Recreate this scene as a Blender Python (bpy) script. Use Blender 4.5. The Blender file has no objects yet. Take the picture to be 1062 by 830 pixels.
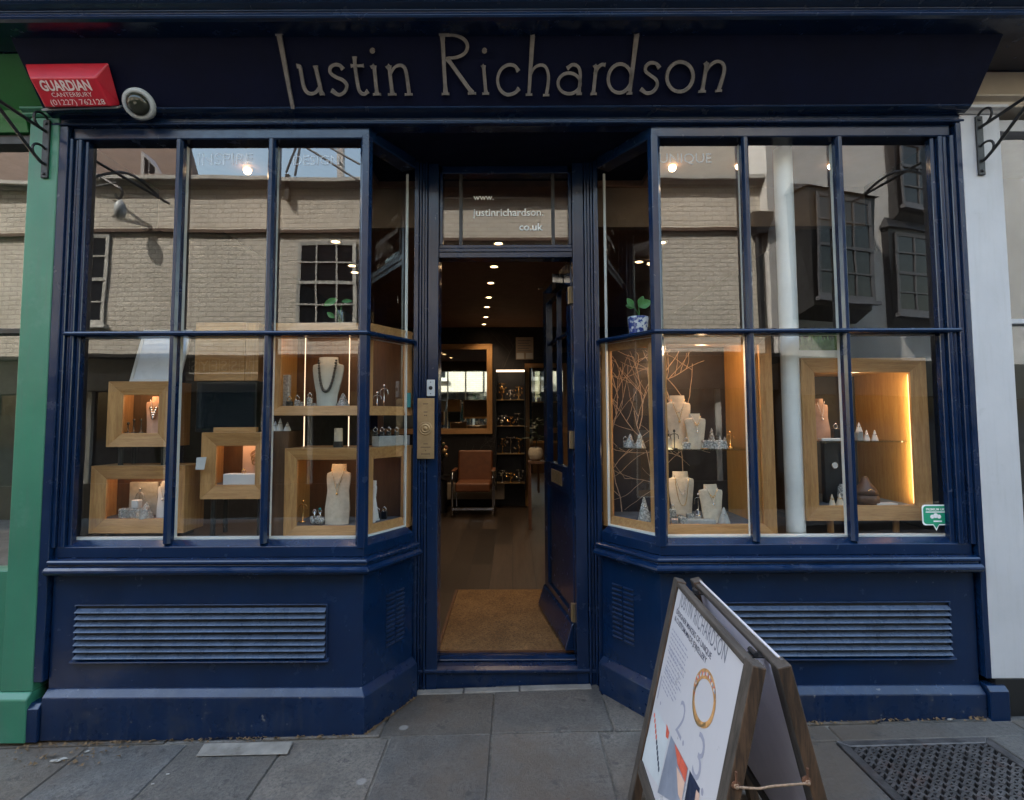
import bpy, bmesh, math, random
from mathutils import Vector, Matrix
random.seed(7)
R = math.radians
scene = bpy.context.scene
COL = scene.collection

# ------------------------------------------------------------------ camera
CAM = Vector((0.0, -2.65, 1.469))
FPX, CX, PY = 560.0, 531.0, 400.75
TH, RO = R(3.5), R(0.24)
_f = Vector((0, math.cos(TH), math.sin(TH)))
_u0 = Vector((0, -math.sin(TH), math.cos(TH)))
_r0 = Vector((1, 0, 0))
_r = _r0 * math.cos(RO) - _u0 * math.sin(RO)
_u = _u0 * math.cos(RO) + _r0 * math.sin(RO)
cam_d = bpy.data.cameras.new("camera")
cam = bpy.data.objects.new("camera", cam_d)
COL.objects.link(cam)
m = Matrix.Identity(4)
for i in range(3):
    m[i][0], m[i][1], m[i][2], m[i][3] = _r[i], _u[i], -_f[i], CAM[i]
cam.matrix_world = m
cam_d.sensor_width = 36.0
cam_d.sensor_fit = 'HORIZONTAL'
cam_d.lens = FPX / 1062.0 * 36.0
cam_d.shift_y = -14.25 / 1062.0
cam_d.clip_start, cam_d.clip_end = 0.05, 500
scene.camera = cam

def ray(x, y):
    return _f + _r * ((x - CX) / FPX) + _u * ((PY - y) / FPX)
def U(x, y, Y):                         # photo measurement -> point on the plane at depth Y
    d = ray(x, y); return CAM + d * ((Y - CAM.y) / d.y)
def UN(x, y, p, n):
    d = ray(x, y); return CAM + d * ((p - CAM).dot(n) / d.dot(n))
def X(x, Y=0.0, y=450): return U(x, y, Y).x
def Z(y, Y=0.0, x=531): return U(x, y, Y).z

# ------------------------------------------------------------------ materials
def _mat(name):
    mt = bpy.data.materials.new(name); mt.use_nodes = True
    nt = mt.node_tree; b = nt.nodes['Principled BSDF']
    return mt, nt, b
def _mix(nt, fac, a, b, mode='MIX'):
    n = nt.nodes.new('ShaderNodeMix'); n.data_type = 'RGBA'; n.blend_type = mode
    for sock, v in ((n.inputs[0], fac), (n.inputs[6], a), (n.inputs[7], b)):
        if hasattr(v, 'links') or isinstance(v, bpy.types.NodeSocket): nt.links.new(v, sock)
        elif isinstance(v, (int, float)): sock.default_value = v
        else: sock.default_value = (*v[:3], 1)
    return n.outputs[2]
def _noise(nt, scale, detail=6, rough=0.6, vec=None, stretch=None):
    tc = nt.nodes.new('ShaderNodeTexCoord'); out = tc.outputs['Object']
    if stretch:
        mp = nt.nodes.new('ShaderNodeMapping'); mp.inputs['Scale'].default_value = stretch
        nt.links.new(out, mp.inputs[0]); out = mp.outputs[0]
    n = nt.nodes.new('ShaderNodeTexNoise'); n.inputs['Scale'].default_value = scale
    n.inputs['Detail'].default_value = detail; n.inputs['Roughness'].default_value = rough
    nt.links.new(out, n.inputs['Vector']); return n.outputs[0]
def _ramp(nt, fac, stops):
    r = nt.nodes.new('ShaderNodeValToRGB'); nt.links.new(fac, r.inputs[0])
    e = r.color_ramp.elements
    while len(e) < len(stops): e.new(0.5)
    for k, (p, c) in enumerate(stops):
        e[k].position = p; e[k].color = (*c, 1) if len(c) == 3 else c
    return r.outputs[0]
def _bump(nt, b, h, strength, dist=0.01):
    bp = nt.nodes.new('ShaderNodeBump'); bp.inputs['Strength'].default_value = strength
    bp.inputs['Distance'].default_value = dist
    nt.links.new(h, bp.inputs['Height']); nt.links.new(bp.outputs[0], b.inputs['Normal']); return bp
def g(v): return (v, v, v)
def paint(name, col, rough=0.4, var=0.25, nscale=6, bump=0.08, bscale=60, metal=0.0, stretch=None, dirt=None, spec=0.5):
    mt, nt, b = _mat(name)
    n = _noise(nt, nscale, stretch=stretch)
    lo = tuple(c * (1 - var) for c in col); hi = tuple(min(1, c * (1 + var)) for c in col)
    c = _ramp(nt, n, [(0.3, lo), (0.7, hi)])
    if dirt:                                          # grime / scuffs with a shape of their own
        dn = _noise(nt, dirt[1], 8, 0.7)
        df = _ramp(nt, dn, [(dirt[2], g(0)), (min(1, dirt[2] + 0.12), g(dirt[3]))])
        c = _mix(nt, df, c, dirt[0])
    nt.links.new(c, b.inputs['Base Color'])
    b.inputs['Roughness'].default_value = rough
    b.inputs['Metallic'].default_value = metal
    b.inputs['Specular IOR Level'].default_value = spec
    rn = _noise(nt, nscale * 3, 4)
    rr = _ramp(nt, rn, [(0.3, g(max(0.01, rough - 0.08))), (0.7, g(min(1, rough + (0.1 if rough > .08 else .01))))])
    nt.links.new(rr, b.inputs['Roughness'])
    if bump: _bump(nt, b, _noise(nt, bscale, 5, 0.6, stretch=stretch), bump, 0.004)
    return mt
def add_chips(mt, col, scale, thr, amt):
    nt = mt.node_tree; b = nt.nodes['Principled BSDF']; l = b.inputs['Base Color'].links[0]; src = l.from_socket
    c = _mix(nt, _ramp(nt, _noise(nt, scale, 3, 0.5), [(thr, g(0)), (thr + .02, g(amt))]), src, col)
    nt.links.new(c, b.inputs['Base Color'])
def add_wear(mt, edge_col, streak_col, amt=.6, streak=.35):
    nt = mt.node_tree; b = nt.nodes['Principled BSDF']; src = b.inputs['Base Color'].links[0].from_socket
    sn = _noise(nt, 5, 6, 0.7, stretch=(9, 9, .7))
    c = _mix(nt, _ramp(nt, sn, [(0.50, g(0)), (0.72, g(streak))]), src, streak_col)
    bv = nt.nodes.new('ShaderNodeBevel'); bv.samples = 4; bv.inputs['Radius'].default_value = .006
    ge = nt.nodes.new('ShaderNodeNewGeometry'); dt = nt.nodes.new('ShaderNodeVectorMath'); dt.operation = 'DOT_PRODUCT'
    nt.links.new(bv.outputs[0], dt.inputs[0]); nt.links.new(ge.outputs['Normal'], dt.inputs[1])
    em = _ramp(nt, dt.outputs['Value'], [(0.80, g(1)), (0.97, g(0))])
    en = _ramp(nt, _noise(nt, 14, 6, 0.7), [(0.42, g(.12)), (0.62, g(amt))])
    mu = _mix(nt, 1.0, em, en, 'MULTIPLY')
    c = _mix(nt, mu, c, edge_col); nt.links.new(c, b.inputs['Base Color'])
def emit(name, col, strength):
    mt, nt, b = _mat(name)
    b.inputs['Base Color'].default_value = (*col, 1)
    b.inputs['Emission Color'].default_value = (*col, 1); b.inputs['Emission Strength'].default_value = strength
    return mt
def wood(name, c_lo, c_hi, axis='x', rough=0.45):
    st = {'x': (1.2, 14, 14), 'z': (14, 14, 1.2), 'y': (14, 1.2, 14)}[axis]
    mt, nt, b = _mat(name)
    n1 = _noise(nt, 4, 6, 0.65, stretch=st); n2 = _noise(nt, 22, 4, 0.6, stretch=st)
    c = _ramp(nt, n1, [(0.32, c_lo), (0.68, c_hi)])
    c = _mix(nt, _ramp(nt, n2, [(0.5, g(0)), (0.66, g(0.35))]), c, tuple(x * 0.55 for x in c_lo))
    nt.links.new(c, b.inputs['Base Color']); b.inputs['Roughness'].default_value = rough
    _bump(nt, b, n2, 0.15, 0.002); return mt
def glass_pane(name, ior=2.0, tint=(0.93, 0.95, 0.94), wob=0.25, wscale=1.6, rough=0.0):
    mt, nt, b = _mat(name); nt.nodes.remove(b)
    out = nt.nodes['Material Output']
    tr = nt.nodes.new('ShaderNodeBsdfTransparent'); tr.inputs[0].default_value = (*tint, 1)
    gl = nt.nodes.new('ShaderNodeBsdfGlossy'); gl.inputs['Roughness'].default_value = rough
    lw = nt.nodes.new('ShaderNodeLayerWeight')
    f0 = ((ior - 1) / (ior + 1)) ** 2
    lw.inputs['Blend'].default_value = 0.5
    mr = nt.nodes.new('ShaderNodeMapRange')
    pw = nt.nodes.new('ShaderNodeMath'); pw.operation = 'POWER'; pw.inputs[1].default_value = 3.0
    nt.links.new(lw.outputs['Facing'], pw.inputs[0]); nt.links.new(pw.outputs[0], mr.inputs[0])
    mr.inputs[3].default_value = f0; mr.inputs[4].default_value = 0.75
    mx = nt.nodes.new('ShaderNodeMixShader')
    nt.links.new(mr.outputs[0], mx.inputs[0]); nt.links.new(tr.outputs[0], mx.inputs[1]); nt.links.new(gl.outputs[0], mx.inputs[2])
    if wob:
        bp = nt.nodes.new('ShaderNodeBump'); bp.inputs['Strength'].default_value = wob; bp.inputs['Distance'].default_value = 0.012
        nt.links.new(_noise(nt, wscale, 2, 0.4), bp.inputs['Height']); nt.links.new(bp.outputs[0], gl.inputs['Normal'])
    nt.links.new(mx.outputs[0], out.inputs[0]); return mt
def brick(name, c1, c2, mortar, bump=0.5, rough=0.75, stain=(0.25, 0.22, 0.18), sx=4.4, spots=0.35):
    mt, nt, b = _mat(name)
    tc = nt.nodes.new('ShaderNodeTexCoord'); sp = nt.nodes.new('ShaderNodeSeparateXYZ'); cb = nt.nodes.new('ShaderNodeCombineXYZ')
    nt.links.new(tc.outputs['Object'], sp.inputs[0]); nt.links.new(sp.outputs[0], cb.inputs[0]); nt.links.new(sp.outputs[2], cb.inputs[1])
    bt = nt.nodes.new('ShaderNodeTexBrick'); nt.links.new(cb.outputs[0], bt.inputs[0])
    bt.inputs['Scale'].default_value = sx; bt.inputs['Brick Width'].default_value = 1.0; bt.inputs['Row Height'].default_value = 0.33
    bt.inputs['Mortar Size'].default_value = 0.05; bt.inputs['Mortar Smooth'].default_value = 0.4
    bt.inputs['Color1'].default_value = (*c1, 1); bt.inputs['Color2'].default_value = (*c2, 1); bt.inputs['Mortar'].default_value = (*mortar, 1)
    n = _noise(nt, 1.3, 8, 0.7)
    c = _mix(nt, _ramp(nt, n, [(0.42, g(0)), (0.75, g(spots))]), bt.outputs[0], stain)
    n3 = _noise(nt, 3.0, 8, 0.75, stretch=(1, 1, 7))
    c = _mix(nt, _ramp(nt, n3, [(0.58, g(0)), (0.66, g(0.5))]), c, stain)
    nt.links.new(c, b.inputs['Base Color']); b.inputs['Roughness'].default_value = rough
    iv = nt.nodes.new('ShaderNodeMath'); iv.operation = 'SUBTRACT'; iv.inputs[0].default_value = 1
    nt.links.new(bt.outputs[1], iv.inputs[1]); _bump(nt, b, iv.outputs[0], bump, 0.012); return mt

M = {}
NAVY = (0.0024, 0.0140, 0.047)
M['navy'] = paint('navy gloss paint', NAVY, 0.20, 0.18, 4, 0.14, 28, dirt=((0.022, 0.034, 0.07), 3.0, 0.60, 0.22), spec=.5)
M['navy_base'] = paint('navy paint splashed with street dirt', NAVY, 0.30, 0.2, 4, 0.16, 28, dirt=((0.040, 0.042, 0.05), 6.0, 0.56, 0.45), spec=.45)
add_chips(M['navy_base'], (0.16, 0.15, 0.15), 38, 0.70, 0.7); add_chips(M['navy'], (0.10, 0.11, 0.14), 30, 0.74, 0.5)
add_wear(M['navy'], (0.055, 0.075, 0.125), (0.009, 0.021, 0.054)); add_wear(M['navy_base'], (0.09, 0.10, 0.13), (0.03, 0.036, 0.052), .8, .5)
M['navy_skylit'] = paint('louvre paint with sky light in it', (0.062, 0.086, 0.135), 0.28, 0.25, 9, 0.1, 35)  # lighter copy of the navy: sky light on the up-facing slats painted in
M['navy_shaded'] = paint('navy fascia paint with shade in it', (0.0026, 0.0046, 0.021), 0.6, 0.2, 5, 0.08, 40, spec=.15)  # darkened navy: shade of the down-facing fascia put into the colour
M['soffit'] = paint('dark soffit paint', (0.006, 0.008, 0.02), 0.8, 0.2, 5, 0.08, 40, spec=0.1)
M['letter'] = paint('weathered grey gilt letters', (0.20, 0.18, 0.165), 0.7, 0.25, 25, 0.15, 60, dirt=((0.09, 0.08, 0.07), 14, 0.6, 0.6))
M['white_bead'] = paint('white inner bead', (0.78, 0.80, 0.78), 0.5, 0.08)
M['white_paint'] = paint('white masonry paint', (0.46, 0.455, 0.47), 0.6, 0.08, 2.5, 0.10, 50, dirt=((0.27, 0.26, 0.25), 3.2, 0.60, 0.5))
add_wear(M['white_paint'], (0.3, 0.29, 0.28), (0.36, 0.35, 0.335), .5, .3)
M['cream'] = paint('cream fascia paint', (0.42, 0.36, 0.29), 0.6, 0.1, 3, 0.1, 40, dirt=((0.25, 0.2, 0.16), 4, 0.6, 0.5))
M['green'] = paint('green shop paint', (0.030, 0.160, 0.092), 0.42, 0.22, 1.6, 0.12, 30, dirt=((0.075, 0.20, 0.135), 2.2, 0.54, 0.7))
add_wear(M['green'], (0.12, 0.26, 0.19), (0.055, 0.13, 0.09), .6, .5)
M['green_dark'] = paint('green fascia paint', (0.012, 0.13, 0.03), 0.5, 0.15, 3, 0.08, 40)
M['black'] = paint('black paint', (0.008, 0.008, 0.009), 0.4, 0.2)
M['iron'] = paint('wrought iron', (0.012, 0.012, 0.014), 0.5, 0.3, 20, 0.3, 80)
M['red'] = paint('alarm red plastic', (0.48, 0.012, 0.028), 0.38, 0.08, 8, 0.03, 90)
M['alarm_text'] = paint('alarm print', (0.75, 0.62, 0.6), 0.5, 0.05)
M['white_plastic'] = paint('white plastic', (0.46, 0.49, 0.50), 0.4, 0.08, 10, 0.03)
M['smoke_dome'] = paint('smoked dome', (0.028, 0.03, 0.02), 0.06, 0.1, 5, 0)
M['brass'] = paint('aged brass', (0.36, 0.25, 0.13), 0.48, 0.18, 14, 0.05, 60, metal=.75)
M['brass_dark'] = paint('engraved brass', (0.10, 0.06, 0.03), 0.5, 0.1)
M['gold'] = paint('gold jewellery', (0.85, 0.55, 0.2), 0.2, 0.05, 10, 0, metal=1.0)
M['silver'] = paint('silver jewellery', (0.75, 0.75, 0.75), 0.18, 0.05, 10, 0, metal=1.0)
M['chrome'] = paint('chrome', (0.6, 0.6, 0.6), 0.12, 0.05, 10, 0, metal=1.0)
M['oak_h'] = wood('oak along', (0.37, 0.180, 0.060), (0.58, 0.325, 0.125), 'x')
M['oak_v'] = wood('oak upright', (0.37, 0.180, 0.060), (0.58, 0.325, 0.125), 'z')
M['oak_in'] = wood('oak veneer inside', (0.36, 0.185, 0.052), (0.47, 0.27, 0.088), 'z')
M['oak_dark'] = wood('dark oak side', (0.075, 0.038, 0.018), (0.12, 0.062, 0.03), 'z')
M['old_wood'] = wood('weathered board wood', (0.022, 0.017, 0.014), (0.075, 0.060, 0.050), 'z', 0.7)
M['old_wood_y'] = wood('weathered rail wood', (0.022, 0.017, 0.014), (0.075, 0.060, 0.050), 'y', 0.7)
M['bare_wood'] = wood('worn brown wood', (0.008, 0.005, 0.003), (0.120, 0.064, 0.033), 'z', 0.65)
M['linen'] = paint('linen bust', (0.62, 0.54, 0.42), 0.9, 0.14, 40, 0.5, 220)
M['linen_pale'] = paint('pale velvet bust', (0.52, 0.55, 0.50), 0.9, 0.08, 20, 0.2, 200)
M['linen_coral'] = paint('coral bust', (0.55, 0.34, 0.24), 0.8, 0.15, 20, 0.3, 150)
M['pink_card'] = paint('pink card', (0.55, 0.38, 0.31), 0.85, 0.06, 10, 0.05)
M['white_card'] = paint('white card', (0.62, 0.62, 0.61), 0.8, 0.04, 10, 0)
M['grey_slate'] = paint('grey base cloth', (0.10, 0.11, 0.13), 0.8, 0.2, 30, 0.2)
M['grey_stone'] = paint('grey block', (0.33, 0.34, 0.33), 0.6, 0.2, 30, 0.2)
M['frost'] = paint('frosted acrylic', (0.74, 0.75, 0.72), 0.25, 0.12, 30, 0.05)
for _k, _v in (('Transmission Weight', .6), ('IOR', 1.38)):
    M['frost'].node_tree.nodes['Principled BSDF'].inputs[_k].default_value = _v
M['pearl'] = paint('glitter column', (0.42, 0.44, 0.44), 0.3, 0.45, 90, 0.6, 60)
M['bead_dark'] = paint('dark beads', (0.05, 0.05, 0.045), 0.25, 0.4, 60, 0)
M['teal'] = paint('teal box', (0.01, 0.16, 0.16), 0.5, 0.1)
M['wood_brown'] = paint('brown turned wood', (0.11, 0.05, 0.025), 0.4, 0.3, 20, 0.1)
M['leaf'] = paint('leaf', (0.055, 0.20, 0.045), 0.45, 0.3, 30, 0.1)
M['leaf_dark'] = paint('dark leaf', (0.01, 0.022, 0.008), 0.5, 0.3, 30, 0.1)
M['grass'] = paint('planter grass', (0.13, 0.20, 0.05), 0.7, 0.4, 60, 0)
M['twig'] = paint('copper twig', (0.52, 0.40, 0.32), 0.6, 0.3, 40, 0)
M['bulkhead'] = paint('brown bulkhead paint', (0.20, 0.15, 0.11), 0.7, 0.12, 5, 0.05)
M['twig_pale'] = paint('wallpaper twig', (0.07, 0.06, 0.055), 0.7, 0.3, 40, 0)
M['dark_panel'] = paint('charcoal panel', (0.018, 0.018, 0.024), 0.55, 0.3, 8, 0.05)
M['room_wall'] = paint('dark room wall', (0.016, 0.014, 0.016), 0.7, 0.3, 4, 0.05)
M['room_ceiling'] = paint('dark brown ceiling', (0.26, 0.15, 0.10), 0.7, 0.15, 5, 0.05)
M['leather'] = paint('tan leather', (0.17, 0.060, 0.022), 0.5, 0.2, 12, 0.2, 80)
M['paper'] = paint('paper notice', (0.40, 0.33, 0.26), 0.8, 0.08, 15, 0)
M['mirror'] = paint('mirror glass', (0.80, 0.86, 0.82), 0.02, 0.02, 3, 0, metal=1.0)
M['glass'] = glass_pane('shop glass', 2.25, wob=.09)
M['glass_fan'] = glass_pane('fanlight glass', 2.2, wob=0.04)
M['shelf_glass'] = glass_pane('shelf glass', 1.7, (0.86, 0.93, 0.9), 0)
M['glass_nb'] = glass_pane('neighbour glass', 2.4, wob=0.1)
M['sash_dark'] = paint('dark sash paint', (0.10, 0.10, 0.11), 0.5, 0.1)
M['glass_dark'] = paint('opposite window glass', (0.015, 0.018, 0.022), 0.05, 0.3, 0.8, 0)
M['vinyl'] = paint('white vinyl', (0.92, 0.92, 0.90), 0.5, 0.03)
def vinyl_thin(name, a):
    mt, nt, b = _mat(name); b.inputs['Base Color'].default_value = (0.85, 0.87, 0.9, 1); b.inputs['Alpha'].default_value = a
    return mt
M['vinyl_faint'] = vinyl_thin('frosted vinyl', 0.34)
M['led'] = emit('warm led', (1.0, 0.62, 0.32), 2.2)
M['led_soft'] = emit('led strip cool', (1.0, 0.70, 0.45), .36)
M['led_dim'] = emit('hidden led edge', (1.0, 0.66, 0.30), .35)
M['lamp'] = emit('downlight lens', (1.0, 0.62, 0.30), 3.2)
M['bulb'] = emit('spot bulb', (1.0, 0.68, 0.38), 3.5)
M['shelf_led'] = emit('alcove light', (1.0, 0.72, 0.45), .8)
M['poster'] = paint('poster paper', (0.47, 0.455, 0.485), 0.35, 0.02, 4, 0)
M['ink'] = paint('poster ink', (0.05, 0.05, 0.08), 0.6, 0.05)
M['ink_grey'] = paint('poster grey ink', (0.14, 0.145, 0.18), 0.6, 0.05)
M['ink_pale'] = paint('poster pale ink', (0.27, 0.27, 0.34), 0.6, 0.05)
M['print_gold'] = paint('printed ring', (0.46, 0.24, 0.09), 0.4, 0.45, 40, 0)
M['print_red'] = paint('printed red', (0.55, 0.10, 0.06), 0.4, 0.3, 20, 0)
M['print_grey'] = paint('printed grey', (0.20, 0.22, 0.28), 0.4, 0.2, 8, 0)
M['print_pale'] = paint('printed pale', (0.48, 0.51, 0.54), 0.4, 0.08, 8, 0)
M['card_pale'] = paint('pale glossy card', (0.62, 0.67, 0.74), 0.3, 0.05, 6, 0)
M['print_dark'] = paint('printed dark', (0.012, 0.02, 0.05), 0.4, 0.4, 12, 0)
M['print_skin'] = paint('printed skin', (0.55, 0.36, 0.28), 0.4, 0.2, 8, 0)
M['grey_board'] = paint('grey board back', (0.74, 0.70, 0.76), 0.6, 0.08, 5, 0.05)
M['rope'] = paint('rope', (0.26, 0.17, 0.11), 0.9, 0.4, 120, 0.4, 200)
M['sticker'] = paint('green sticker', (0.012, 0.30, 0.155), 0.5, 0.05)
M['render_grey'] = paint('grey render', (0.62, 0.61, 0.59), 0.85, 0.12, 1.2, 0.3, 30)
M['render_pale'] = paint('pale render', (0.50, 0.48, 0.44), 0.85, 0.12, 1.2, 0.3, 30)
M['roof'] = paint('clay tile roof', (0.13, 0.085, 0.06), 0.85, 0.3, 10, 0.6, 14, stretch=(3, 1, 6))
M['asphalt'] = paint('asphalt', (0.045, 0.045, 0.046), 0.9, 0.3, 40, 0.5, 150)
M['opp_frame'] = paint('pale sash paint', (0.5, 0.5, 0.47), 0.5, 0.08)
M['opp_brick'] = brick('painted brick', (0.74, 0.70, 0.62), (0.68, 0.64, 0.56), (0.53, 0.49, 0.42))
M['own_brick'] = brick('red brick', (0.28, 0.13, 0.08), (0.22, 0.10, 0.07), (0.3, 0.28, 0.25))
M['blue_glaze'] = None
def china():
    mt, nt, b = _mat('blue and white china')
    n = _noise(nt, 38, 3, 0.55)
    c = _ramp(nt, n, [(0.46, (0.62, 0.66, 0.74)), (0.53, (0.03, 0.06, 0.28))])
    nt.links.new(c, b.inputs['Base Color']); b.inputs['Roughness'].default_value = 0.15; return mt
M['blue_glaze'] = china()
def coir():
    mt, nt, b = _mat('coir mat')
    n = _noise(nt, 3.5, 8, 0.75); n2 = _noise(nt, 110, 4, 0.8)
    c = _ramp(nt, n, [(0.30, (0.15, 0.075, 0.022)), (0.70, (0.34, 0.19, 0.070))])
    c = _mix(nt, _ramp(nt, n2, [(0.40, g(0.8)), (0.58, g(0))]), c, (0.05, 0.025, 0.010))
    nt.links.new(c, b.inputs['Base Color']); b.inputs['Roughness'].default_value = 1
    _bump(nt, b, n2, 0.9, 0.01); return mt
M['coir'] = coir()
def planks():
    mt, nt, b = _mat('floor planks')
    tc = nt.nodes.new('ShaderNodeTexCoord'); sp = nt.nodes.new('ShaderNodeSeparateXYZ'); cb = nt.nodes.new('ShaderNodeCombineXYZ')
    nt.links.new(tc.outputs['Object'], sp.inputs[0]); nt.links.new(sp.outputs[1], cb.inputs[0]); nt.links.new(sp.outputs[0], cb.inputs[1])
    bt = nt.nodes.new('ShaderNodeTexBrick'); nt.links.new(cb.outputs[0], bt.inputs[0])
    bt.inputs['Scale'].default_value = 1; bt.inputs['Brick Width'].default_value = 1.6; bt.inputs['Row Height'].default_value = 0.19
    bt.inputs['Mortar Size'].default_value = 0.003
    bt.inputs['Color1'].default_value = (0.075, 0.052, 0.037, 1); bt.inputs['Color2'].default_value = (0.012, 0.009, 0.007, 1); bt.inputs['Mortar'].default_value = (0.008, 0.006, 0.005, 1)
    n = _noise(nt, 5, 6, 0.7, stretch=(8, 0.7, 1))
    c = _mix(nt, _ramp(nt, n, [(0.35, g(0.6)), (0.65, g(0))]), bt.outputs[0], (0.02, 0.012, 0.008))
    nt.links.new(c, b.inputs['Base Color']); b.inputs['Roughness'].default_value = 0.42; return mt
M['planks'] = planks()
def slab_mat():
    mt, nt, b = _mat('paving stone')
    at = nt.nodes.new('ShaderNodeAttribute'); at.attribute_name = 'tint'
    n = _noise(nt, 3.2, 8, 0.7); n2 = _noise(nt, 75, 8, 0.8); n3 = _noise(nt, 9, 7, 0.7)
    c = _ramp(nt, n, [(0.3, (0.066, 0.060, 0.055)), (0.7, (0.165, 0.148, 0.130))])
    c = _mix(nt, _ramp(nt, n2, [(0.36, g(0.85)), (0.56, g(0))]), c, (0.040, 0.037, 0.035))
    c = _mix(nt, _ramp(nt, n3, [(0.56, g(0)), (0.7, g(0.5))]), c, (0.21, 0.185, 0.16))
    c = _mix(nt, 1.0, c, at.outputs['Color'], 'MULTIPLY')
    n5 = _noise(nt, 1.1, 6, 0.65)
    c = _mix(nt, _ramp(nt, n5, [(0.45, g(0)), (0.62, g(0.75))]), c, (0.085, 0.062, 0.044))
    n6 = _noise(nt, 6.5, 8, 0.8)
    c = _mix(nt, _ramp(nt, n6, [(0.57, g(0)), (0.62, g(0.7))]), c, (0.034, 0.031, 0.030))
    tc = nt.nodes.new('ShaderNodeTexCoord'); vo = nt.nodes.new('ShaderNodeTexVoronoi'); vo.inputs['Scale'].default_value = 3.4
    nt.links.new(tc.outputs['Object'], vo.inputs['Vector'])
    c = _mix(nt, _ramp(nt, vo.outputs['Distance'], [(0.06, g(0.55)), (0.085, g(0))]), c, (0.30, 0.28, 0.26))
    vo2 = nt.nodes.new('ShaderNodeTexVoronoi'); vo2.inputs['Scale'].default_value = 5.3; nt.links.new(tc.outputs['Object'], vo2.inputs['Vector'])
    c = _mix(nt, _ramp(nt, vo2.outputs['Distance'], [(0.06, g(0.7)), (0.09, g(0))]), c, (0.035, 0.032, 0.03))   # trodden gum
    nt.links.new(c, b.inputs['Base Color'])
    nt.links.new(_ramp(nt, n3, [(0.3, g(0.55)), (0.7, g(0.85))]), b.inputs['Roughness'])
    ad = nt.nodes.new('ShaderNodeMath'); nt.links.new(n2, ad.inputs[0]); nt.links.new(n, ad.inputs[1])
    _bump(nt, b, ad.outputs[0], 0.5, 0.012); return mt
M['slab'] = slab_mat()
M['stone_pale'] = paint('pale worn stone', (0.20, 0.18, 0.155), 0.9, 0.3, 9, 0.5, 60, dirt=((0.09, 0.075, 0.06), 7, 0.55, 0.6))
M['mortar'] = paint('gritty joint', (0.13, 0.115, 0.095), 0.95, 0.5, 30, 0.8, 90)
M['grate'] = paint('rusted cast iron', (0.085, 0.078, 0.076), 0.42, 0.5, 18, 0.4, 60, metal=0.4, dirt=((0.10, 0.045, 0.03), 5, 0.56, 0.7))
M['pit'] = paint('grate pit', (0.006, 0.006, 0.008), 0.8, 0.2)
M['rust'] = paint('rust', (0.12, 0.05, 0.025), 0.9, 0.4, 30, 0.4)
M['litter'] = paint('pale litter', (0.34, 0.32, 0.29), 0.8, 0.1)
M['dry_leaf'] = paint('dry leaf litter', (0.12, 0.07, 0.03), 0.8, 0.4, 60, 0.2)
M['moss'] = paint('moss', (0.05, 0.075, 0.025), 0.95, 0.4, 60, 0.5)

# ------------------------------------------------------------------ mesh builder
def smooth_path(pts, n=6):
    out = []
    P = [Vector(p) for p in pts]
    for i in range(len(P) - 1):
        p0 = P[i - 1] if i else P[i] * 2 - P[i + 1]
        p1, p2 = P[i], P[i + 1]
        p3 = P[i + 2] if i + 2 < len(P) else P[i + 1] * 2 - P[i]
        for k in range(n):
            t = k / n
            out.append(0.5 * ((2 * p1) + (p2 - p0) * t + (2 * p0 - 5 * p1 + 4 * p2 - p3) * t * t + (3 * p1 - p0 - 3 * p2 + p3) * t ** 3))
    out.append(P[-1]); return out

def wloc(o):
    v = Vector((0, 0, 0))
    while o is not None:
        v += o.location; o = o.parent
    return v

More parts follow.
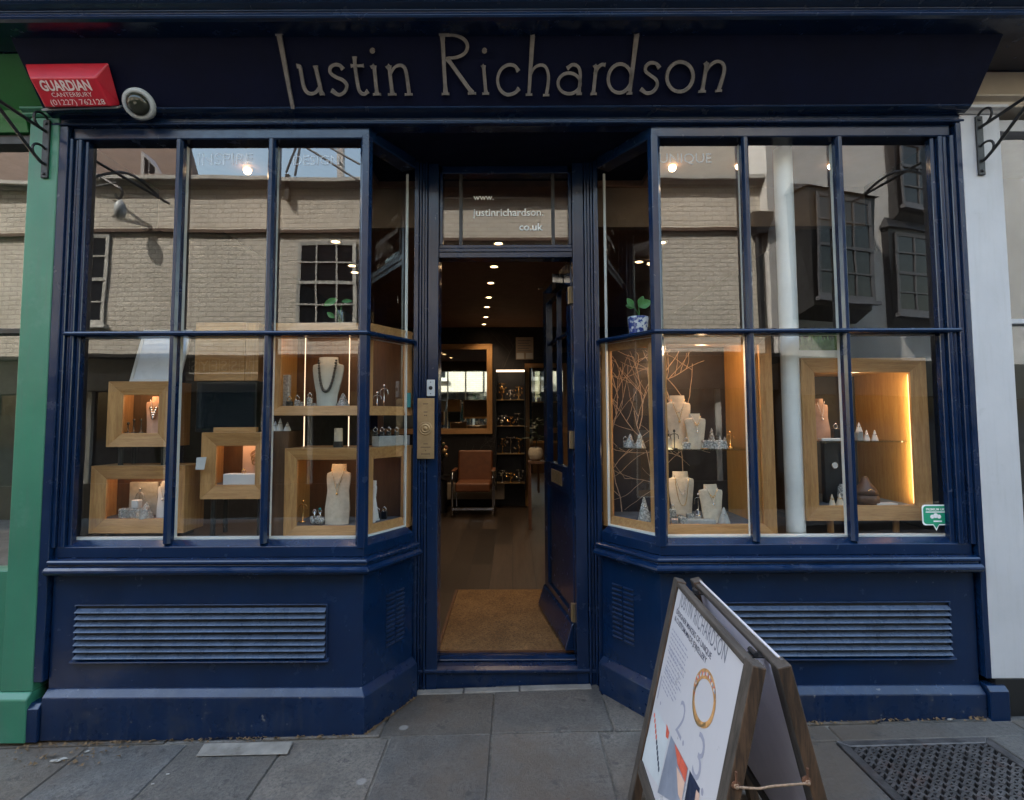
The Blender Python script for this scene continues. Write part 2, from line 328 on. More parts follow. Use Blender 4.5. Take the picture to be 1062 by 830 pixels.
class MB:
    def __init__(s): s.v, s.f, s.mi, s.cur, s.tint, s.ct = [], [], [], 0, [], (1, 1, 1)
    def add(s, verts, faces):
        b = len(s.v); s.v += [Vector(p) for p in verts]
        for f in faces: s.f.append([b + i for i in f]); s.mi.append(s.cur); s.tint.append(s.ct)
        return s
    def hexa(s, p):        # 8 corners: 4 of one face then 4 of the other
        return s.add(p, [(0, 1, 2, 3), (7, 6, 5, 4), (0, 4, 5, 1), (1, 5, 6, 2), (2, 6, 7, 3), (3, 7, 4, 0)])
    def box(s, x0, x1, y0, y1, z0, z1, mat=None):
        p = [Vector(c) for c in ((x0, y0, z0), (x1, y0, z0), (x1, y1, z0), (x0, y1, z0), (x0, y0, z1), (x1, y0, z1), (x1, y1, z1), (x0, y1, z1))]
        if mat is not None: p = [mat @ c for c in p]
        return s.hexa(p)
    def prism(s, poly, ext):
        n = len(poly); ext = Vector(ext); P = [Vector(p) for p in poly]
        return s.add(P + [p + ext for p in P], [list(range(n)), list(range(2 * n - 1, n - 1, -1))] + [(i, (i + 1) % n, n + (i + 1) % n, n + i) for i in range(n)])
    def sweep(s, path, prof):
        P = [Vector((p[0], p[1])) for p in path]; k = len(prof)
        ns = []
        for i in range(len(P) - 1):
            d = (P[i + 1] - P[i]).normalized(); ns.append(Vector((d.y, -d.x)))
        vs = []
        for i, p in enumerate(P):
            if i == 0: mv = ns[0]
            elif i == len(P) - 1: mv = ns[-1]
            else: mv = (ns[i - 1] + ns[i]) / (1 + ns[i - 1].dot(ns[i]))
            vs += [Vector((p.x + mv.x * o, p.y + mv.y * o, z)) for o, z in prof]
        fs = []
        for i in range(len(P) - 1):
            for j in range(k): fs.append((i * k + j, i * k + (j + 1) % k, (i + 1) * k + (j + 1) % k, (i + 1) * k + j))
        fs.append(list(range(k))); fs.append([(len(P) - 1) * k + j for j in range(k)][::-1])
        return s.add(vs, fs)
    def tube(s, pts, r, n=8, closed=False, cap=True):
        P = [Vector(p) for p in pts]; m_ = len(P); vs = []; fs = []
        prev = None
        for i, p in enumerate(P):
            a = P[i - 1] if (i or closed) else P[i]; b = P[(i + 1) % m_] if (i < m_ - 1 or closed) else P[i]
            d = (b - a).normalized()
            if prev is None: x = d.orthogonal().normalized()
            else:
                x = prev - d * prev.dot(d); x = x.normalized() if x.length > 1e-6 else d.orthogonal().normalized()
            prev = x; y = d.cross(x)
            rr = r(i / max(1, m_ - 1)) if callable(r) else r
            vs += [p + x * (rr * math.cos(2 * math.pi * k / n)) + y * (rr * math.sin(2 * math.pi * k / n)) for k in range(n)]
        for i in range(m_ if closed else m_ - 1):
            j = (i + 1) % m_
            for k in range(n): fs.append((i * n + k, i * n + (k + 1) % n, j * n + (k + 1) % n, j * n + k))
        if cap and not closed: fs.append(list(range(n))[::-1]); fs.append([(m_ - 1) * n + k for k in range(n)])
        return s.add(vs, fs)
    def lathe(s, prof, c=(0, 0, 0), n=20, axis=None):
        c = Vector(c); vs, fs = [], []
        q = Vector((0, 0, 1)).rotation_difference(Vector(axis)) if axis else None
        for r, z in prof:
            for k in range(n):
                p = Vector((r * math.cos(2 * math.pi * k / n), r * math.sin(2 * math.pi * k / n), z))
                vs.append(c + (q @ p if q else p))
        for i in range(len(prof) - 1):
            for k in range(n): fs.append((i * n + k, i * n + (k + 1) % n, (i + 1) * n + (k + 1) % n, (i + 1) * n + k))
        fs.append(list(range(n))[::-1]); fs.append([(len(prof) - 1) * n + k for k in range(n)])
        return s.add(vs, fs)
    def ball(s, c, r, n=10):
        return s.lathe([(max(1e-4, r * math.sin(math.pi * i / n)), -r * math.cos(math.pi * i / n)) for i in range(n + 1)], c, n + 2)
    def ribbon(s, pts, w, nrm, thick, lift=0.0):   # flat stroke lying on a plane with normal nrm
        P = [Vector(p) for p in pts]; m_ = len(P); nrm = Vector(nrm).normalized(); vs = []; fs = []
        for i, p in enumerate(P):
            a = P[max(0, i - 1)]; b = P[min(m_ - 1, i + 1)]
            d = (b - a).normalized(); x = nrm.cross(d).normalized()
            ww = (w(i / max(1, m_ - 1)) if callable(w) else w) / 2
            vs += [p + x * ww + nrm * lift, p - x * ww + nrm * lift, p - x * ww + nrm * (lift + thick), p + x * ww + nrm * (lift + thick)]
        for i in range(m_ - 1):
            for k in range(4): fs.append((i * 4 + k, i * 4 + (k + 1) % 4, i * 4 + 4 + (k + 1) % 4, i * 4 + 4 + k))
        fs.append((3, 2, 1, 0)); fs.append([(m_ - 1) * 4 + k for k in range(4)])
        return s.add(vs, fs)
    def text(s, body, o, u, v, h=None, w=None, depth=0.001, align='L', spacing=1.0, bold=0.0):
        cu = bpy.data.curves.new('t', 'FONT'); cu.body = body; cu.size = 1; cu.resolution_u = 3; cu.space_character = spacing; cu.offset = bold
        ob = bpy.data.objects.new('t', cu); COL.objects.link(ob)
        dg = bpy.context.evaluated_depsgraph_get(); me = bpy.data.meshes.new_from_object(ob.evaluated_get(dg))
        vs = [x.co.copy() for x in me.vertices]; fs = [list(p.vertices) for p in me.polygons]
        bpy.data.objects.remove(ob); bpy.data.curves.remove(cu); bpy.data.meshes.remove(me)
        if not vs: return s
        x0 = min(p.x for p in vs); x1 = max(p.x for p in vs)
        u = Vector(u).normalized(); v = Vector(v).normalized(); n = u.cross(v); o = Vector(o)
        sx = sy = (h / 0.69 if h else w / (x1 - x0))
        if w: sx = w / (x1 - x0)
        off = {'L': x0, 'C': (x0 + x1) / 2, 'R': x1}[align]
        return s.add([o + u * ((p.x - off) * sx) + v * (p.y * sy) + n * depth for p in vs], fs)
    def build(s, name, mats, parent=None, bevel=0.0, smooth=False, local=False, seg=1):
        me = bpy.data.meshes.new(name)
        off = wloc(parent) if (parent is not None and not local) else Vector((0, 0, 0))
        me.from_pydata([p - off for p in s.v], [], s.f)
        for i, p in enumerate(me.polygons): p.material_index = s.mi[i]; p.use_smooth = smooth
        if any(t != (1, 1, 1) for t in s.tint):
            ca = me.color_attributes.new('tint', 'FLOAT_COLOR', 'CORNER')
            for i, p in enumerate(me.polygons):
                for li in p.loop_indices: ca.data[li].color = (*s.tint[i], 1)
        bm = bmesh.new(); bm.from_mesh(me); bmesh.ops.recalc_face_normals(bm, faces=bm.faces); bm.to_mesh(me); bm.free()
        for mt in (mats if isinstance(mats, (list, tuple)) else [mats]): me.materials.append(M[mt] if isinstance(mt, str) else mt)
        o = bpy.data.objects.new(name, me); COL.objects.link(o)
        if parent is not None: o.parent = parent
        if bevel:
            bv = o.modifiers.new('bevel', 'BEVEL'); bv.width = bevel; bv.segments = seg; bv.limit_method = 'ANGLE'; bv.angle_limit = R(40)
        return o
def tag(o, label=None, cat=None, group=None, kind=None):
    for k, v in (('label', label), ('category', cat), ('group', group), ('kind', kind)):
        if v: o[k] = v
    return o
def thing(name, label, cat, loc=(0, 0, 0), group=None):
    o = bpy.data.objects.new(name, None); o.empty_display_size = 0.05; COL.objects.link(o); o.location = loc
    return tag(o, label, cat, group)
def copy_tree(o, parent=None):
    c = o.copy(); COL.objects.link(c); c.parent = parent
    for ch in list(o.children): copy_tree(ch, c)
    return c
def frame_member(mb, o, u, v, n, w, h, t, d_out, splay, mh=0, mv=1):
    """mitred picture frame in the plane (o; u right, v up), outward normal n; its face slopes inwards by splay"""
    o, u, v, n = Vector(o), Vector(u), Vector(v), Vector(n)
    O = [(0, 0), (w, 0), (w, h), (0, h)]; I = [(t, t), (w - t, t), (w - t, h - t), (t, h - t)]
    q = lambda p, k: o + u * p[0] + v * p[1] + n * k
    for i in range(4):
        j = (i + 1) % 4
        mb.cur = mh if i % 2 == 0 else mv
        mb.hexa([q(O[i], 0), q(O[j], 0), q(I[j], -splay), q(I[i], -splay), q(O[i], -d_out), q(O[j], -d_out), q(I[j], -d_out), q(I[i], -d_out)])
    mb.cur = 0

# ------------------------------------------------------------------ setting: ground
XL, XR = X(57, 0, 340), X(1006, 0, 340)
CL, CR = X(378.5), X(682)                       # outer corners of the two bays
EL = (X(429, 0.33), 0.33); ER = (X(622.5, 0.33), 0.33)
JY = 0.37                                       # face of the door jambs
OPL, OPR = X(454, JY), X(596, JY)               # door opening
FLOOR = 0.14
pv = MB(); jn = MB()
jn.box(-9, 9, -1.62, 0.75, -0.10, -0.012)
rows = [(-1.6, -1.12), (-1.12, -0.585), (-0.585, -0.055), (-0.055, 0.62)]
xs_front = [-1.96, -1.50, -1.04, -0.57, -0.10, 0.40, 0.92, 1.45, 2.30, 2.85]
for ri, (y0, y1) in enumerate(rows):
    xs = list(xs_front) if ri == 2 else [x + random.uniform(-.2, .2) + (0.22 if ri % 2 else 0) for x in xs_front]
    if ri == 3: xs = [-1.62, -1.17, -0.62, -0.10, 0.47, 1.1, 1.7, 2.45]
    xs = [-8.5 + 0.62 * k for k in range(int((xs[0] + 8.2) / 0.62))] + xs
    while xs[-1] < 8: xs.append(xs[-1] + random.uniform(.5, .8))
    for a, b in zip(xs, xs[1:]):
        t = random.uniform(0.72, 1.22); w_ = random.uniform(-.05, .06)
        pv.ct = (t + w_, t, t - w_ * 1.3)
        dz = random.uniform(-.0045, .0025)
        def slab(xa, xb, ya, yb): pv.box(xa + random.uniform(.002, .008), xb - random.uniform(.002, .008), ya + random.uniform(.002, .008), yb - random.uniform(.002, .007), -0.08, dz)
        GX0, GX1, GY0, GY1 = 1.410, 2.090, -0.85, -0.175
        if y1 <= GY0 or y0 >= GY1 or b <= GX0 or a >= GX1: slab(a, b, y0, y1)
        else:
            ya, yb = max(y0, GY0), min(y1, GY1)
            if a < GX0: slab(a, GX0 + .004, ya, yb)
            if b > GX1: slab(GX1 - .004, b, ya, yb)
            if y1 > GY1: slab(a, b, GY1 - .004, y1)
            if y0 < GY0: slab(a, b, y0, GY0 + .004)
o = pv.build('pavement', 'slab', bevel=0.004); tag(o, kind='structure')
# the joints: a gritty bed under the slabs, with a well left open for the grate
jb = MB()
jb.box(-9, 1.410, -1.62, 0.75, -0.10, -0.010); jb.box(2.090, 9, -1.62, 0.75, -0.10, -0.010)
jb.box(1.410, 2.090, -1.62, -0.85, -0.10, -0.010); jb.box(1.410, 2.090, -0.175, 0.75, -0.10, -0.010)
tag(jb.build('pavement_bed', 'mortar'), kind='structure')
kb = MB(); kb.box(-9, 9, -1.75, -1.62, -0.2, 0.002); tag(kb.build('kerb', 'slab', bevel=0.01), kind='structure')
rd = MB(); rd.add([(-60, -60, -0.115), (60, -60, -0.115), (60, 60, -0.115), (-60, 60, -0.115)], [(0, 1, 2, 3)])
tag(rd.build('ground', 'asphalt'), kind='structure')
ob_ = MB(); ob_.box(-12, 14, -5.6, -4.35, -0.2, -0.01); tag(ob_.build('far_pavement', 'asphalt', bevel=0.01), kind='structure')

# ------------------------------------------------------------------ the shopfront
shop = thing('shopfront', 'navy blue double-fronted jeweller shopfront with two bay windows and open door', 'shopfront')
zHT, zHB = Z(132), Z(143.5)
zT = Z(344.8); zG0 = Z(560); zG1 = Z(147.5)
zM0, zM1 = Z(577), Z(593)
zP1, zP0 = Z(712), Z(718.5)
pathL = [(XL + .05, 0.0), (CL, 0.0), EL]; pathR = [ER, (CR, 0.0), (XR - .05, 0.0)]
GO = -0.045                                     # glass plane, behind the outer face

def bay(path, labels):
    w = MB()
    # head rail (lower face slopes), bottom rail with weathered slope
    hd = MB(); hd.sweep(path, [(0.0, zHB), (0.004, zHB + .006), (0.004, zHT), (-0.09, zHT), (-0.09, zHB)])
    w.sweep(path, [(0.0, Z(566)), (0.0, zM0 + .001), (-0.09, zM0 + .001), (-0.09, zG0 - .002), (-0.05, zG0 - .002)])
    b = w.build('bay_window', 'navy', shop, bevel=0.003, seg=2)
    hd.build('head_rail', 'navy', b, bevel=0.003, seg=2)
    w = MB()
    w.sweep(path, [(-0.02, zM0), (0.020, zM0), (0.040, zM0 - .004), (0.046, zM0 - .010), (0.046, zM0 - .020), (0.034, zM0 - .026), (0.034, zM0 - .030),
                   (0.054, zM0 - .034), (0.066, zM0 - .044), (0.068, zM0 - .054), (0.058, zM0 - .066), (0.036, zM1 - .004), (-0.02, zM1 - .004)])
    w.build('sill', 'navy', b, bevel=0.003, seg=2)
    return b
bayL = bay(pathL, None); bayR = bay(pathR, None)
tag(bayL, label='bay window with stacked oak display boxes, next to the green shop')
tag(bayR, label='bay window with white pipe and tall oak cases, next to the white pillar')

def post_at(mb, px, w, yo=0.0, depth=0.045, ytop=143, ybot=563):
    """upright glazing bar of the front plane, chamfered nose"""
    x = X(px); z0, z1 = Z(ybot), Z(ytop)
    h = w / 2
    mb.prism([(x - h, -yo + depth, z0), (x - h, -yo + .016, z0), (x - h * .45, -yo, z0), (x + h * .45, -yo, z0), (x + h, -yo + .016, z0), (x + h, -yo + depth, z0)], (0, 0, z1 - z0))
def inner_bar(mb, px, w):
    x = X(px); mb.box(x - w / 2, x + w / 2, 0.0485, 0.070, zG0 - .001, zG1 + .01)
def P_(pt): return Vector((pt[0], pt[1], 0))
def return_dir(path, k0, k1):
    a, b = P_(path[k0]), P_(path[k1]); return a, (b - a).normalized(), (b - a).length

for path, bayo, mulls, corner, endpx, cpx in ((pathL, bayL, (175.2, 274.2), 0, 66, 376.5), (pathR, bayR, (782.5, 883.5), 1, 997, 684.5)):
    # glazing bars: one child for each
    for px in mulls:
        mb = MB(); post_at(mb, px, .037, .006); mb.build('mullion', 'navy', bayo, bevel=.0015)
        ib = MB(); inner_bar(ib, px, .026); ib.build('inner_bead', 'white_bead', bayo)
    # corner post: a mitred wedge following both faces
    cp = MB()
    c = P_((CL, 0)) if corner == 0 else P_((CR, 0))
    s = -1 if corner == 0 else 1
    e = P_(EL) if corner == 0 else P_(ER)
    dr = (e - c).normalized(); nr = Vector((dr.y, -dr.x, 0)) if corner == 0 else Vector((-dr.y, dr.x, 0))
    bis = (Vector((0, -1, 0)) + nr) / (1 + nr.dot(Vector((0, -1, 0))))
    h = .043
    co = c + bis * .006; ci = c - bis * .045
    poly = [c + Vector((s * h, .045, 0)), c + Vector((s * h, .012, 0)), c + Vector((s * (h - .014), -.006, 0)), co, c + dr * (.024) + nr * .006, c + dr * .036 - nr * .01, c + dr * .036 - nr * .045, ci]
    z0, z1 = Z(568), Z(140)
    cp.prism([p + Vector((0, 0, z0)) for p in poly], (0, 0, z1 - z0))
    cp.build('corner_post', 'navy', bayo, bevel=.002)
    # transom right round the bay, nosed
    tr = MB()
    tr.sweep(path, [(-.045, zT - .0125), (.004, zT - .0125), (.014, zT - .006), (.018, zT + .002), (.014, zT + .010), (.004, zT + .0135), (-.045, zT + .0135)])
    tr.build('transom', 'navy', bayo, bevel=.001)
    ti = MB(); ti.sweep(path, [(-.0485, zT - .011), (-.0485, zT + .011), (-.08, zT + .011), (-.08, zT - .011)]); ti.build('inner_bead', 'white_bead', bayo)
    # glass: the front sheets (split at the bars) and the return sheet, each a little out of true
    xs = sorted([X(endpx, 0, 345)] + [X(p) for p in mulls] + [c.x - s * 0 ])
    edges = sorted([X(78, 0, 345) if corner == 0 else X(982, 0, 345)] + [X(p) for p in mulls] + [c.x])
    gl = MB()
    for a, b in zip(edges, edges[1:]):
        for za, zb in ((zG0 - .02, zT), (zT, zG1 + .02)):
            t1, t2 = random.uniform(-.002, .002), random.uniform(-.002, .002)
            gl.add([(a, .0465 + t1, za), (b, .0465 - t1, za), (b, .0465 - t1 + t2, zb), (a, .0465 + t1 + t2, zb)], [(0, 1, 2, 3)])
    gl.build('front_pane', 'glass', bayo)
    gr = MB()
    q0 = ci; q1 = e - nr * .0465
    for za, zb in ((zG0 - .02, zT), (zT, zG1 + .02)):
        gr.add([q0 + Vector((0, 0, za)), q1 + Vector((0, 0, za)), q1 + Vector((0, 0, zb)), q0 + Vector((0, 0, zb))], [(0, 1, 2, 3)])
    gr.build('return_pane', 'glass', bayo)
    # white bead at the pilaster end and at the door end, bottom bead
    wb = MB()
    xe = X(82, .0485, 345) if corner == 0 else X(977, .0485, 345)
    wb.box(min(xe, xe - s * .006), max(xe, xe - s * .006), .0485, .080, zG0, zG1 + .01)
    for off in (.0,):
        a = e - dr * .006 - nr * .050; b_ = e + dr * .002 - nr * .050
        wb.prism([a + Vector((0, 0, zG0)), b_ + Vector((0, 0, zG0)), b_ - nr * .012 + Vector((0, 0, zG0)), a - nr * .012 + Vector((0, 0, zG0))], (0, 0, zG1 - zG0))
    wb.sweep(path, [(-.0485, zG0 - .004), (-.0485, zG0 + .005), (-.09, zG0 + .005), (-.09, zG0 - .004)])
    wb.build('inner_bead', 'white_bead', bayo)
    # the glass-holding stile at the pilaster end
    st = MB()
    x0, x1 = (X(65, 0, 340), X(81, 0, 340)) if corner == 0 else (X(977, 0, 340), X(999, 0, 340))
    zz0, zz1 = Z(566), zHB
    n_ = 4
    for k in range(n_):
        a = x0 + (x1 - x0) * k / n_; b = x0 + (x1 - x0) * (k + 1) / n_
        kk = k if corner == 0 else n_ - 1 - k
        yy = (-.012, .004, -.004, .016)[kk]
        st.prism([(a, .05, zz0), (a, yy, zz0), ((a + b) / 2, yy - .006, zz0), (b, yy, zz0), (b, .05, zz0)], (0, 0, zz1 - zz0))
    st.build('stile', 'navy', bayo, bevel=.002)
    # stall riser, plinth
    rs = MB(); rs.sweep(path, [(0, zP1 - .002), (0, zM1 + .001), (-.05, zM1 + .001), (-.05, zP1 - .002)])
    rz = rs.build('stall_riser', 'navy', shop, bevel=.002)
    pl = MB(); pl.sweep(path, [(-.05, -0.02), (.036, -0.02), (.036, zP0), (.004, zP1), (-.05, zP1)])
    pl.build('plinth', 'navy_base', shop, bevel=.003)
    # long louvred grille
    gx0, gx1 = (X(87), X(343.5)) if corner == 0 else (X(735), X(975))
    gz0, gz1 = Z(684), Z(625)
    lv = MB()
    t = .012
    lv.box(gx0, gx1, -.012, -.0005, gz1 - .006, gz1); lv.box(gx0, gx0 + .008, -.012, -.0005, gz0, gz1 - .0065); lv.box(gx1 - .008, gx1, -.012, -.0005, gz0, gz1 - .0065)
    lv.prism([(gx0 - .01, -.001, gz0 - .004), (gx0 - .01, -.022, gz0 - .004), (gx0 - .01, -.022, gz0 + .002), (gx0 - .01, -.001, gz0 + .014)], (gx1 - gx0 + .02, 0, 0))
    lv.build('louvre_frame', 'navy', rz, bevel=.0015)
    bk = MB(); bk.box(gx0 + .008, gx1 - .008, -.0012, -.0006, gz0, gz1); bk.build('louvre_backing', 'black', rz)
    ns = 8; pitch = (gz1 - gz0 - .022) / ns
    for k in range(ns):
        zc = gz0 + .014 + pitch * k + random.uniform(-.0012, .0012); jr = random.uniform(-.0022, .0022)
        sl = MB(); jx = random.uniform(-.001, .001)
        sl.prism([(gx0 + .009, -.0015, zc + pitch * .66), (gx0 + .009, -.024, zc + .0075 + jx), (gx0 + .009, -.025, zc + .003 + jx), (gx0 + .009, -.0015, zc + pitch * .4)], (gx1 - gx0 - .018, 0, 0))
        [p.__setitem__(2, p.z + jr * (p.x - gx0) / (gx1 - gx0)) for p in sl.v]; sl.build('louvre_slat', 'navy_skylit', rz, bevel=.001)
    # slit vent on the splayed return
    sv = MB(); svb = MB()
    L = (e - c).length
    vz0, vz1 = (Z(668, .2), Z(612, .2)) if corner == 0 else (Z(668, .2), Z(608, .2))
    for col_ in (0, 1):
        u0 = L * (.44 + .20 * col_); u1 = u0 + L * .165
        nsl = 12
        for k in range(nsl):
            zc = vz0 + (vz1 - vz0) * (k + .5) / nsl
            a = c + dr * u0 + nr * .0006; b = c + dr * u1 + nr * .0006
            hz = (vz1 - vz0) / nsl
            (svb).prism([a + Vector((0, 0, zc - hz * .28)), b + Vector((0, 0, zc - hz * .28)), b + Vector((0, 0, zc + hz * .2)), a + Vector((0, 0, zc + hz * .2))], nr * .0006)
            sv.prism([a + Vector((0, 0, zc + hz * .22)), b + Vector((0, 0, zc + hz * .22)), b + nr * .007 + Vector((0, 0, zc + hz * .02)), a + nr * .007 + Vector((0, 0, zc + hz * .02))], Vector((0, 0, hz * .14)))
    svo = sv.build('slit_vent', 'navy', rz); svb.build('vent_slot', 'black', svo)

# outer pilasters with their base blocks
for s_, px in ((-1, (57, 66)), (1, (998, 1007))):
    pb = MB()
    xa, xb = X(px[0], 0, 340), X(px[1], 0, 340)
    pb.box(xa, xb, -.028, .10, 0.24, zHT)
    bx0, bx1 = (xa - .040, xb + .006) if s_ < 0 else (xa - .006, xb + .040)
    bt_ = .15 if s_ < 0 else .212
    pb.prism([(bx0, -.001 + .09, -.02), (bx0, -.052, -.02), (bx0, -.052, bt_ - .02), (bx0, -.03, bt_), (bx0, .089, bt_)], (bx1 - bx0, 0, 0))
    pb.build('pilaster', 'navy', shop, bevel=.004, seg=2)
# door jambs: reeded uprights between the bays and the opening
for s_ in (-1, 1):
    e = EL if s_ < 0 else ER
    xo, xi = (e[0] - .01, OPL) if s_ < 0 else (OPR, e[0] + .01)
    jb2 = MB()
    W_ = xi - xo
    # (fraction across from the opening side, front y)
    cuts = [(0.0, .46, JY + .01), (.46, .56, JY - .006), (.56, .70, JY + .004), (.70, .80, JY - .004), (.80, 1.0, JY - .016)]
    for a, b, yy in cuts:
        if s_ < 0: x0, x1 = xi - W_ * b, xi - W_ * a
        else: x0, x1 = xo + W_ * a, xo + W_ * b
        jb2.box(x0 + .0008, x1 - .0008, yy, .52, -.0, zHT - .002)
    jb2.build('door_jamb', 'navy', shop, bevel=.004, seg=2)
# recess soffit, fascia, mouldings, cornice
sf = MB(); sf.box(XL, XR, -.005, .0895, zHT + .001, zHT + .07); sf.prism([(CL - .1, .0898, zHT + .001), (CR + .1, .0898, zHT + .001), (CR + .1, .62, zHT + .001), (CL - .1, .62, zHT + .001)], (0, 0, .05))
sf.build('soffit', 'soffit', shop)
FB = Vector((0, -.075, Z(110, -.075))); FT = Vector((0, -.285, Z(26, -.285)))
fx0, fx1 = X(44, -.075, 114), X(1009, -.075, 109)
fa = MB()
fa.prism([(fx0, FB.y, FB.z), (fx0, FT.y, FT.z), (fx0, .05, FT.z), (fx0, .05, FB.z)], (fx1 - fx0, 0, 0))
fas = fa.build('fascia', 'navy_shaded', shop, bevel=.002)
fm = MB()
zb = Z(130, -.02)
fm.sweep([(fx0 + .01, 0), (fx1 - .01, 0)], [(-.05, zb), (.012, zb), (.030, zb + .004), (.034, zb + .010), (.030, zb + .017), (.022, zb + .021), (.022, FB.z - .030), (.030, FB.z - .026), (.062, FB.z - .018), (.078, FB.z - .011), (.082, FB.z - .005), (.078, FB.z - .001), (-.05, FB.z - .001)])
fm.build('moulding', 'navy', shop, bevel=.001)
cn = MB()
zc = Z(19, -.37)
cn.sweep([(-3.6, 0), (3.6, 0)], [(-.0153, zc), (.355, zc), (.372, zc + .004), (.378, zc + .012), (.372, zc + .028), (.380, zc + .034), (.372, zc + .040), (.400, zc + .052), (.41, zc + .060), (.41, zc + .068), (.43, zc + .075), (.47, zc + .13), (.47, zc + .16), (-.0153, zc + .18)])
cn.build('cornice', 'navy', shop, bevel=.001)
# the wall above and its roof gable (out of view; height and roofline set to shade the street)
uw = MB()
uw.box(-2.6, 2.6, .02, .4, zc + .03, 10.8)
uw.prism([(-2.6, .02, 10.8), (2.6, .02, 10.8), (2.6, .02, 11.6), (1.2, .02, 11.3), (-1.2, .02, 11.1)], (0, .38, 0))
uwo = uw.build('unseen_upper_wall', 'own_brick', shop)

# lettering of the fascia: thick strokes with flared ends, on the sloped fascia plane
fn = (FT - FB).normalized().cross(Vector((1, 0, 0))).normalized()
if fn.y > 0: fn = -fn
def fp(x, y): return UN(x, y, FB, fn)
def A(p): return (270 + p[0] / 4.085, 20 + p[1] / 4.085)
def B(p): return (510 + p[0] / 4.085, 20 + p[1] / 4.085)
def ell(cx, cy, rx, ry, a0=0, a1=360, n=28, rot=0):
    out = []
    for k in range(n + 1):
        t = R(a0 + (a1 - a0) * k / n); x, y = rx * math.cos(t), ry * math.sin(t)
        out.append((cx + x * math.cos(rot) - y * math.sin(rot), cy + x * math.sin(rot) + y * math.cos(rot)))
    return out
def flare(t): return 1 + .45 * max(0, 1 - t / .08) + .45 * max(0, 1 - (1 - t) / .08)
lt = MB()
SW = .0152
def stroke(F, pts, k=1.0, sm=True, tip=None):
    pp = smooth_path([Vector((a, b, 0)) for a, b in pts], 7) if sm and len(pts) > 2 else [Vector((a, b, 0)) for a, b in pts]
    P3 = [fp(*F((p.x, p.y))) for p in pp]
    lt.ribbon(P3, (lambda t: SW * k * flare(t)) if tip is None else (lambda t: SW * k * tip(t)), fn, .014, .003)
def lin(F, a, b, k=1.0, n=8, tip=None):
    stroke(F, [(a[0] + (b[0] - a[0]) * i / n, a[1] + (b[1] - a[1]) * i / n) for i in range(n + 1)], k, False, tip)
lin(A, (83, 64), (141, 378), 1.15, tip=lambda t: (1.3 - .1 * min(1, t / .08)) * (1 - .35 * t)); lin(A, (68, 65), (100, 62), .45)
stroke(A, [(158, 198), (170, 200), (178, 240), (188, 288), (206, 312), (232, 312), (256, 290)], .9); lin(A, (236, 196), (263, 316), 1.0); lin(A, (256, 317), (274, 316), .5)
stroke(A, [(353, 212), (340, 196), (318, 192), (300, 204), (300, 226), (322, 244), (352, 258), (369, 280), (360, 306), (334, 319), (304, 300)], .9)
stroke(A, [(401, 158), (404, 200), (414, 270), (424, 306), (442, 316), (458, 304)], .95); lin(A, (386, 197), (440, 196), .75)
for F, c in ((A, (477, 133)), (A, (950, 133))):
    lt.ribbon([fp(*F(p)) for p in ell(c[0], c[1], 4.5, 5, 0, 360, 14)], .0135, fn, .014, .003)
lin(A, (484, 196), (496, 316), 1.0); lin(A, (470, 203), (484, 194), .7); lin(A, (480, 318), (512, 317), .5)
lin(A, (547, 196), (561, 316), 1.0); lin(A, (536, 206), (548, 194), .7); lin(A, (543, 318), (577, 317), .5)
stroke(A, [(553, 232), (568, 206), (588, 195), (608, 200), (620, 228), (632, 316)], .9, tip=lambda t: .75 + .4 * t); lin(A, (614, 318), (646, 317), .5)
lin(A, (772, 66), (786, 314), 1.1); lin(A, (758, 64), (800, 64), .5); lin(A, (770, 316), (801, 315), .5)
stroke(A, [(776, 68), (825, 68), (862, 84), (878, 112), (868, 142), (835, 160), (788, 165)], .85, tip=lambda t: .8 + .35 * math.sin(t * math.pi))
lin(A, (792, 164), (898, 312), 1.1); lin(A, (880, 314), (914, 313), .5)
lin(A, (946, 196), (956, 313), 1.0); lin(A, (938, 203), (948, 194), .7); lin(A, (941, 315), (969, 314), .5)
stroke(B, [(113, 220), (98, 198), (70, 193), (40, 212), (25, 252), (34, 294), (62, 318), (96, 312), (116, 292)], .9)
lin(B, (173, 70), (157, 318), 1.05, tip=lambda t: 1.3 - .4 * t); lin(B, (164, 74), (182, 68), .6); lin(B, (144, 319), (171, 318), .5)
stroke(B, [(162, 240), (178, 208), (203, 194), (226, 200), (239, 232), (238, 275), (231, 318)], .9, tip=lambda t: .75 + .35 * t); lin(B, (217, 321), (243, 321), .5)
stroke(B, ell(327, 271, 47, 44, -80, 280), .85, False, tip=lambda t: 1); stroke(B, [(318, 208), (342, 192), (366, 202), (374, 236), (368, 314)], .9); lin(B, (358, 316), (380, 315), .5)
lin(B, (442, 194), (429, 314), 1.0); lin(B, (417, 316), (443, 315), .5); stroke(B, [(436, 232), (448, 206), (464, 192), (480, 193)], .85); lin(B, (430, 202), (443, 193), .6)
stroke(B, ell(541, 250, 49, 61, -60, 300, rot=.12), .9, False, tip=lambda t: 1); lin(B, (612, 66), (582, 312), 1.05, tip=lambda t: 1.35 - .4 * t); lin(B, (602, 70), (622, 64), .6); lin(B, (570, 314), (593, 313), .5)
stroke(B, [(708, 206), (695, 188), (672, 184), (652, 198), (650, 220), (672, 238), (694, 256), (698, 282), (680, 306), (654, 312), (630, 295)], .9)
stroke(B, ell(795, 243, 55, 63, 0, 360, rot=.15), .95, False, tip=lambda t: 1)
lin(B, (908, 184), (889, 304), 1.0); lin(B, (896, 192), (910, 182), .6); lin(B, (874, 306), (903, 305), .5)
stroke(B, [(902, 226), (922, 196), (948, 179), (972, 184), (982, 210), (974, 250), (958, 300)], .9, tip=lambda t: .75 + .35 * t); lin(B, (945, 303), (971, 302), .5)
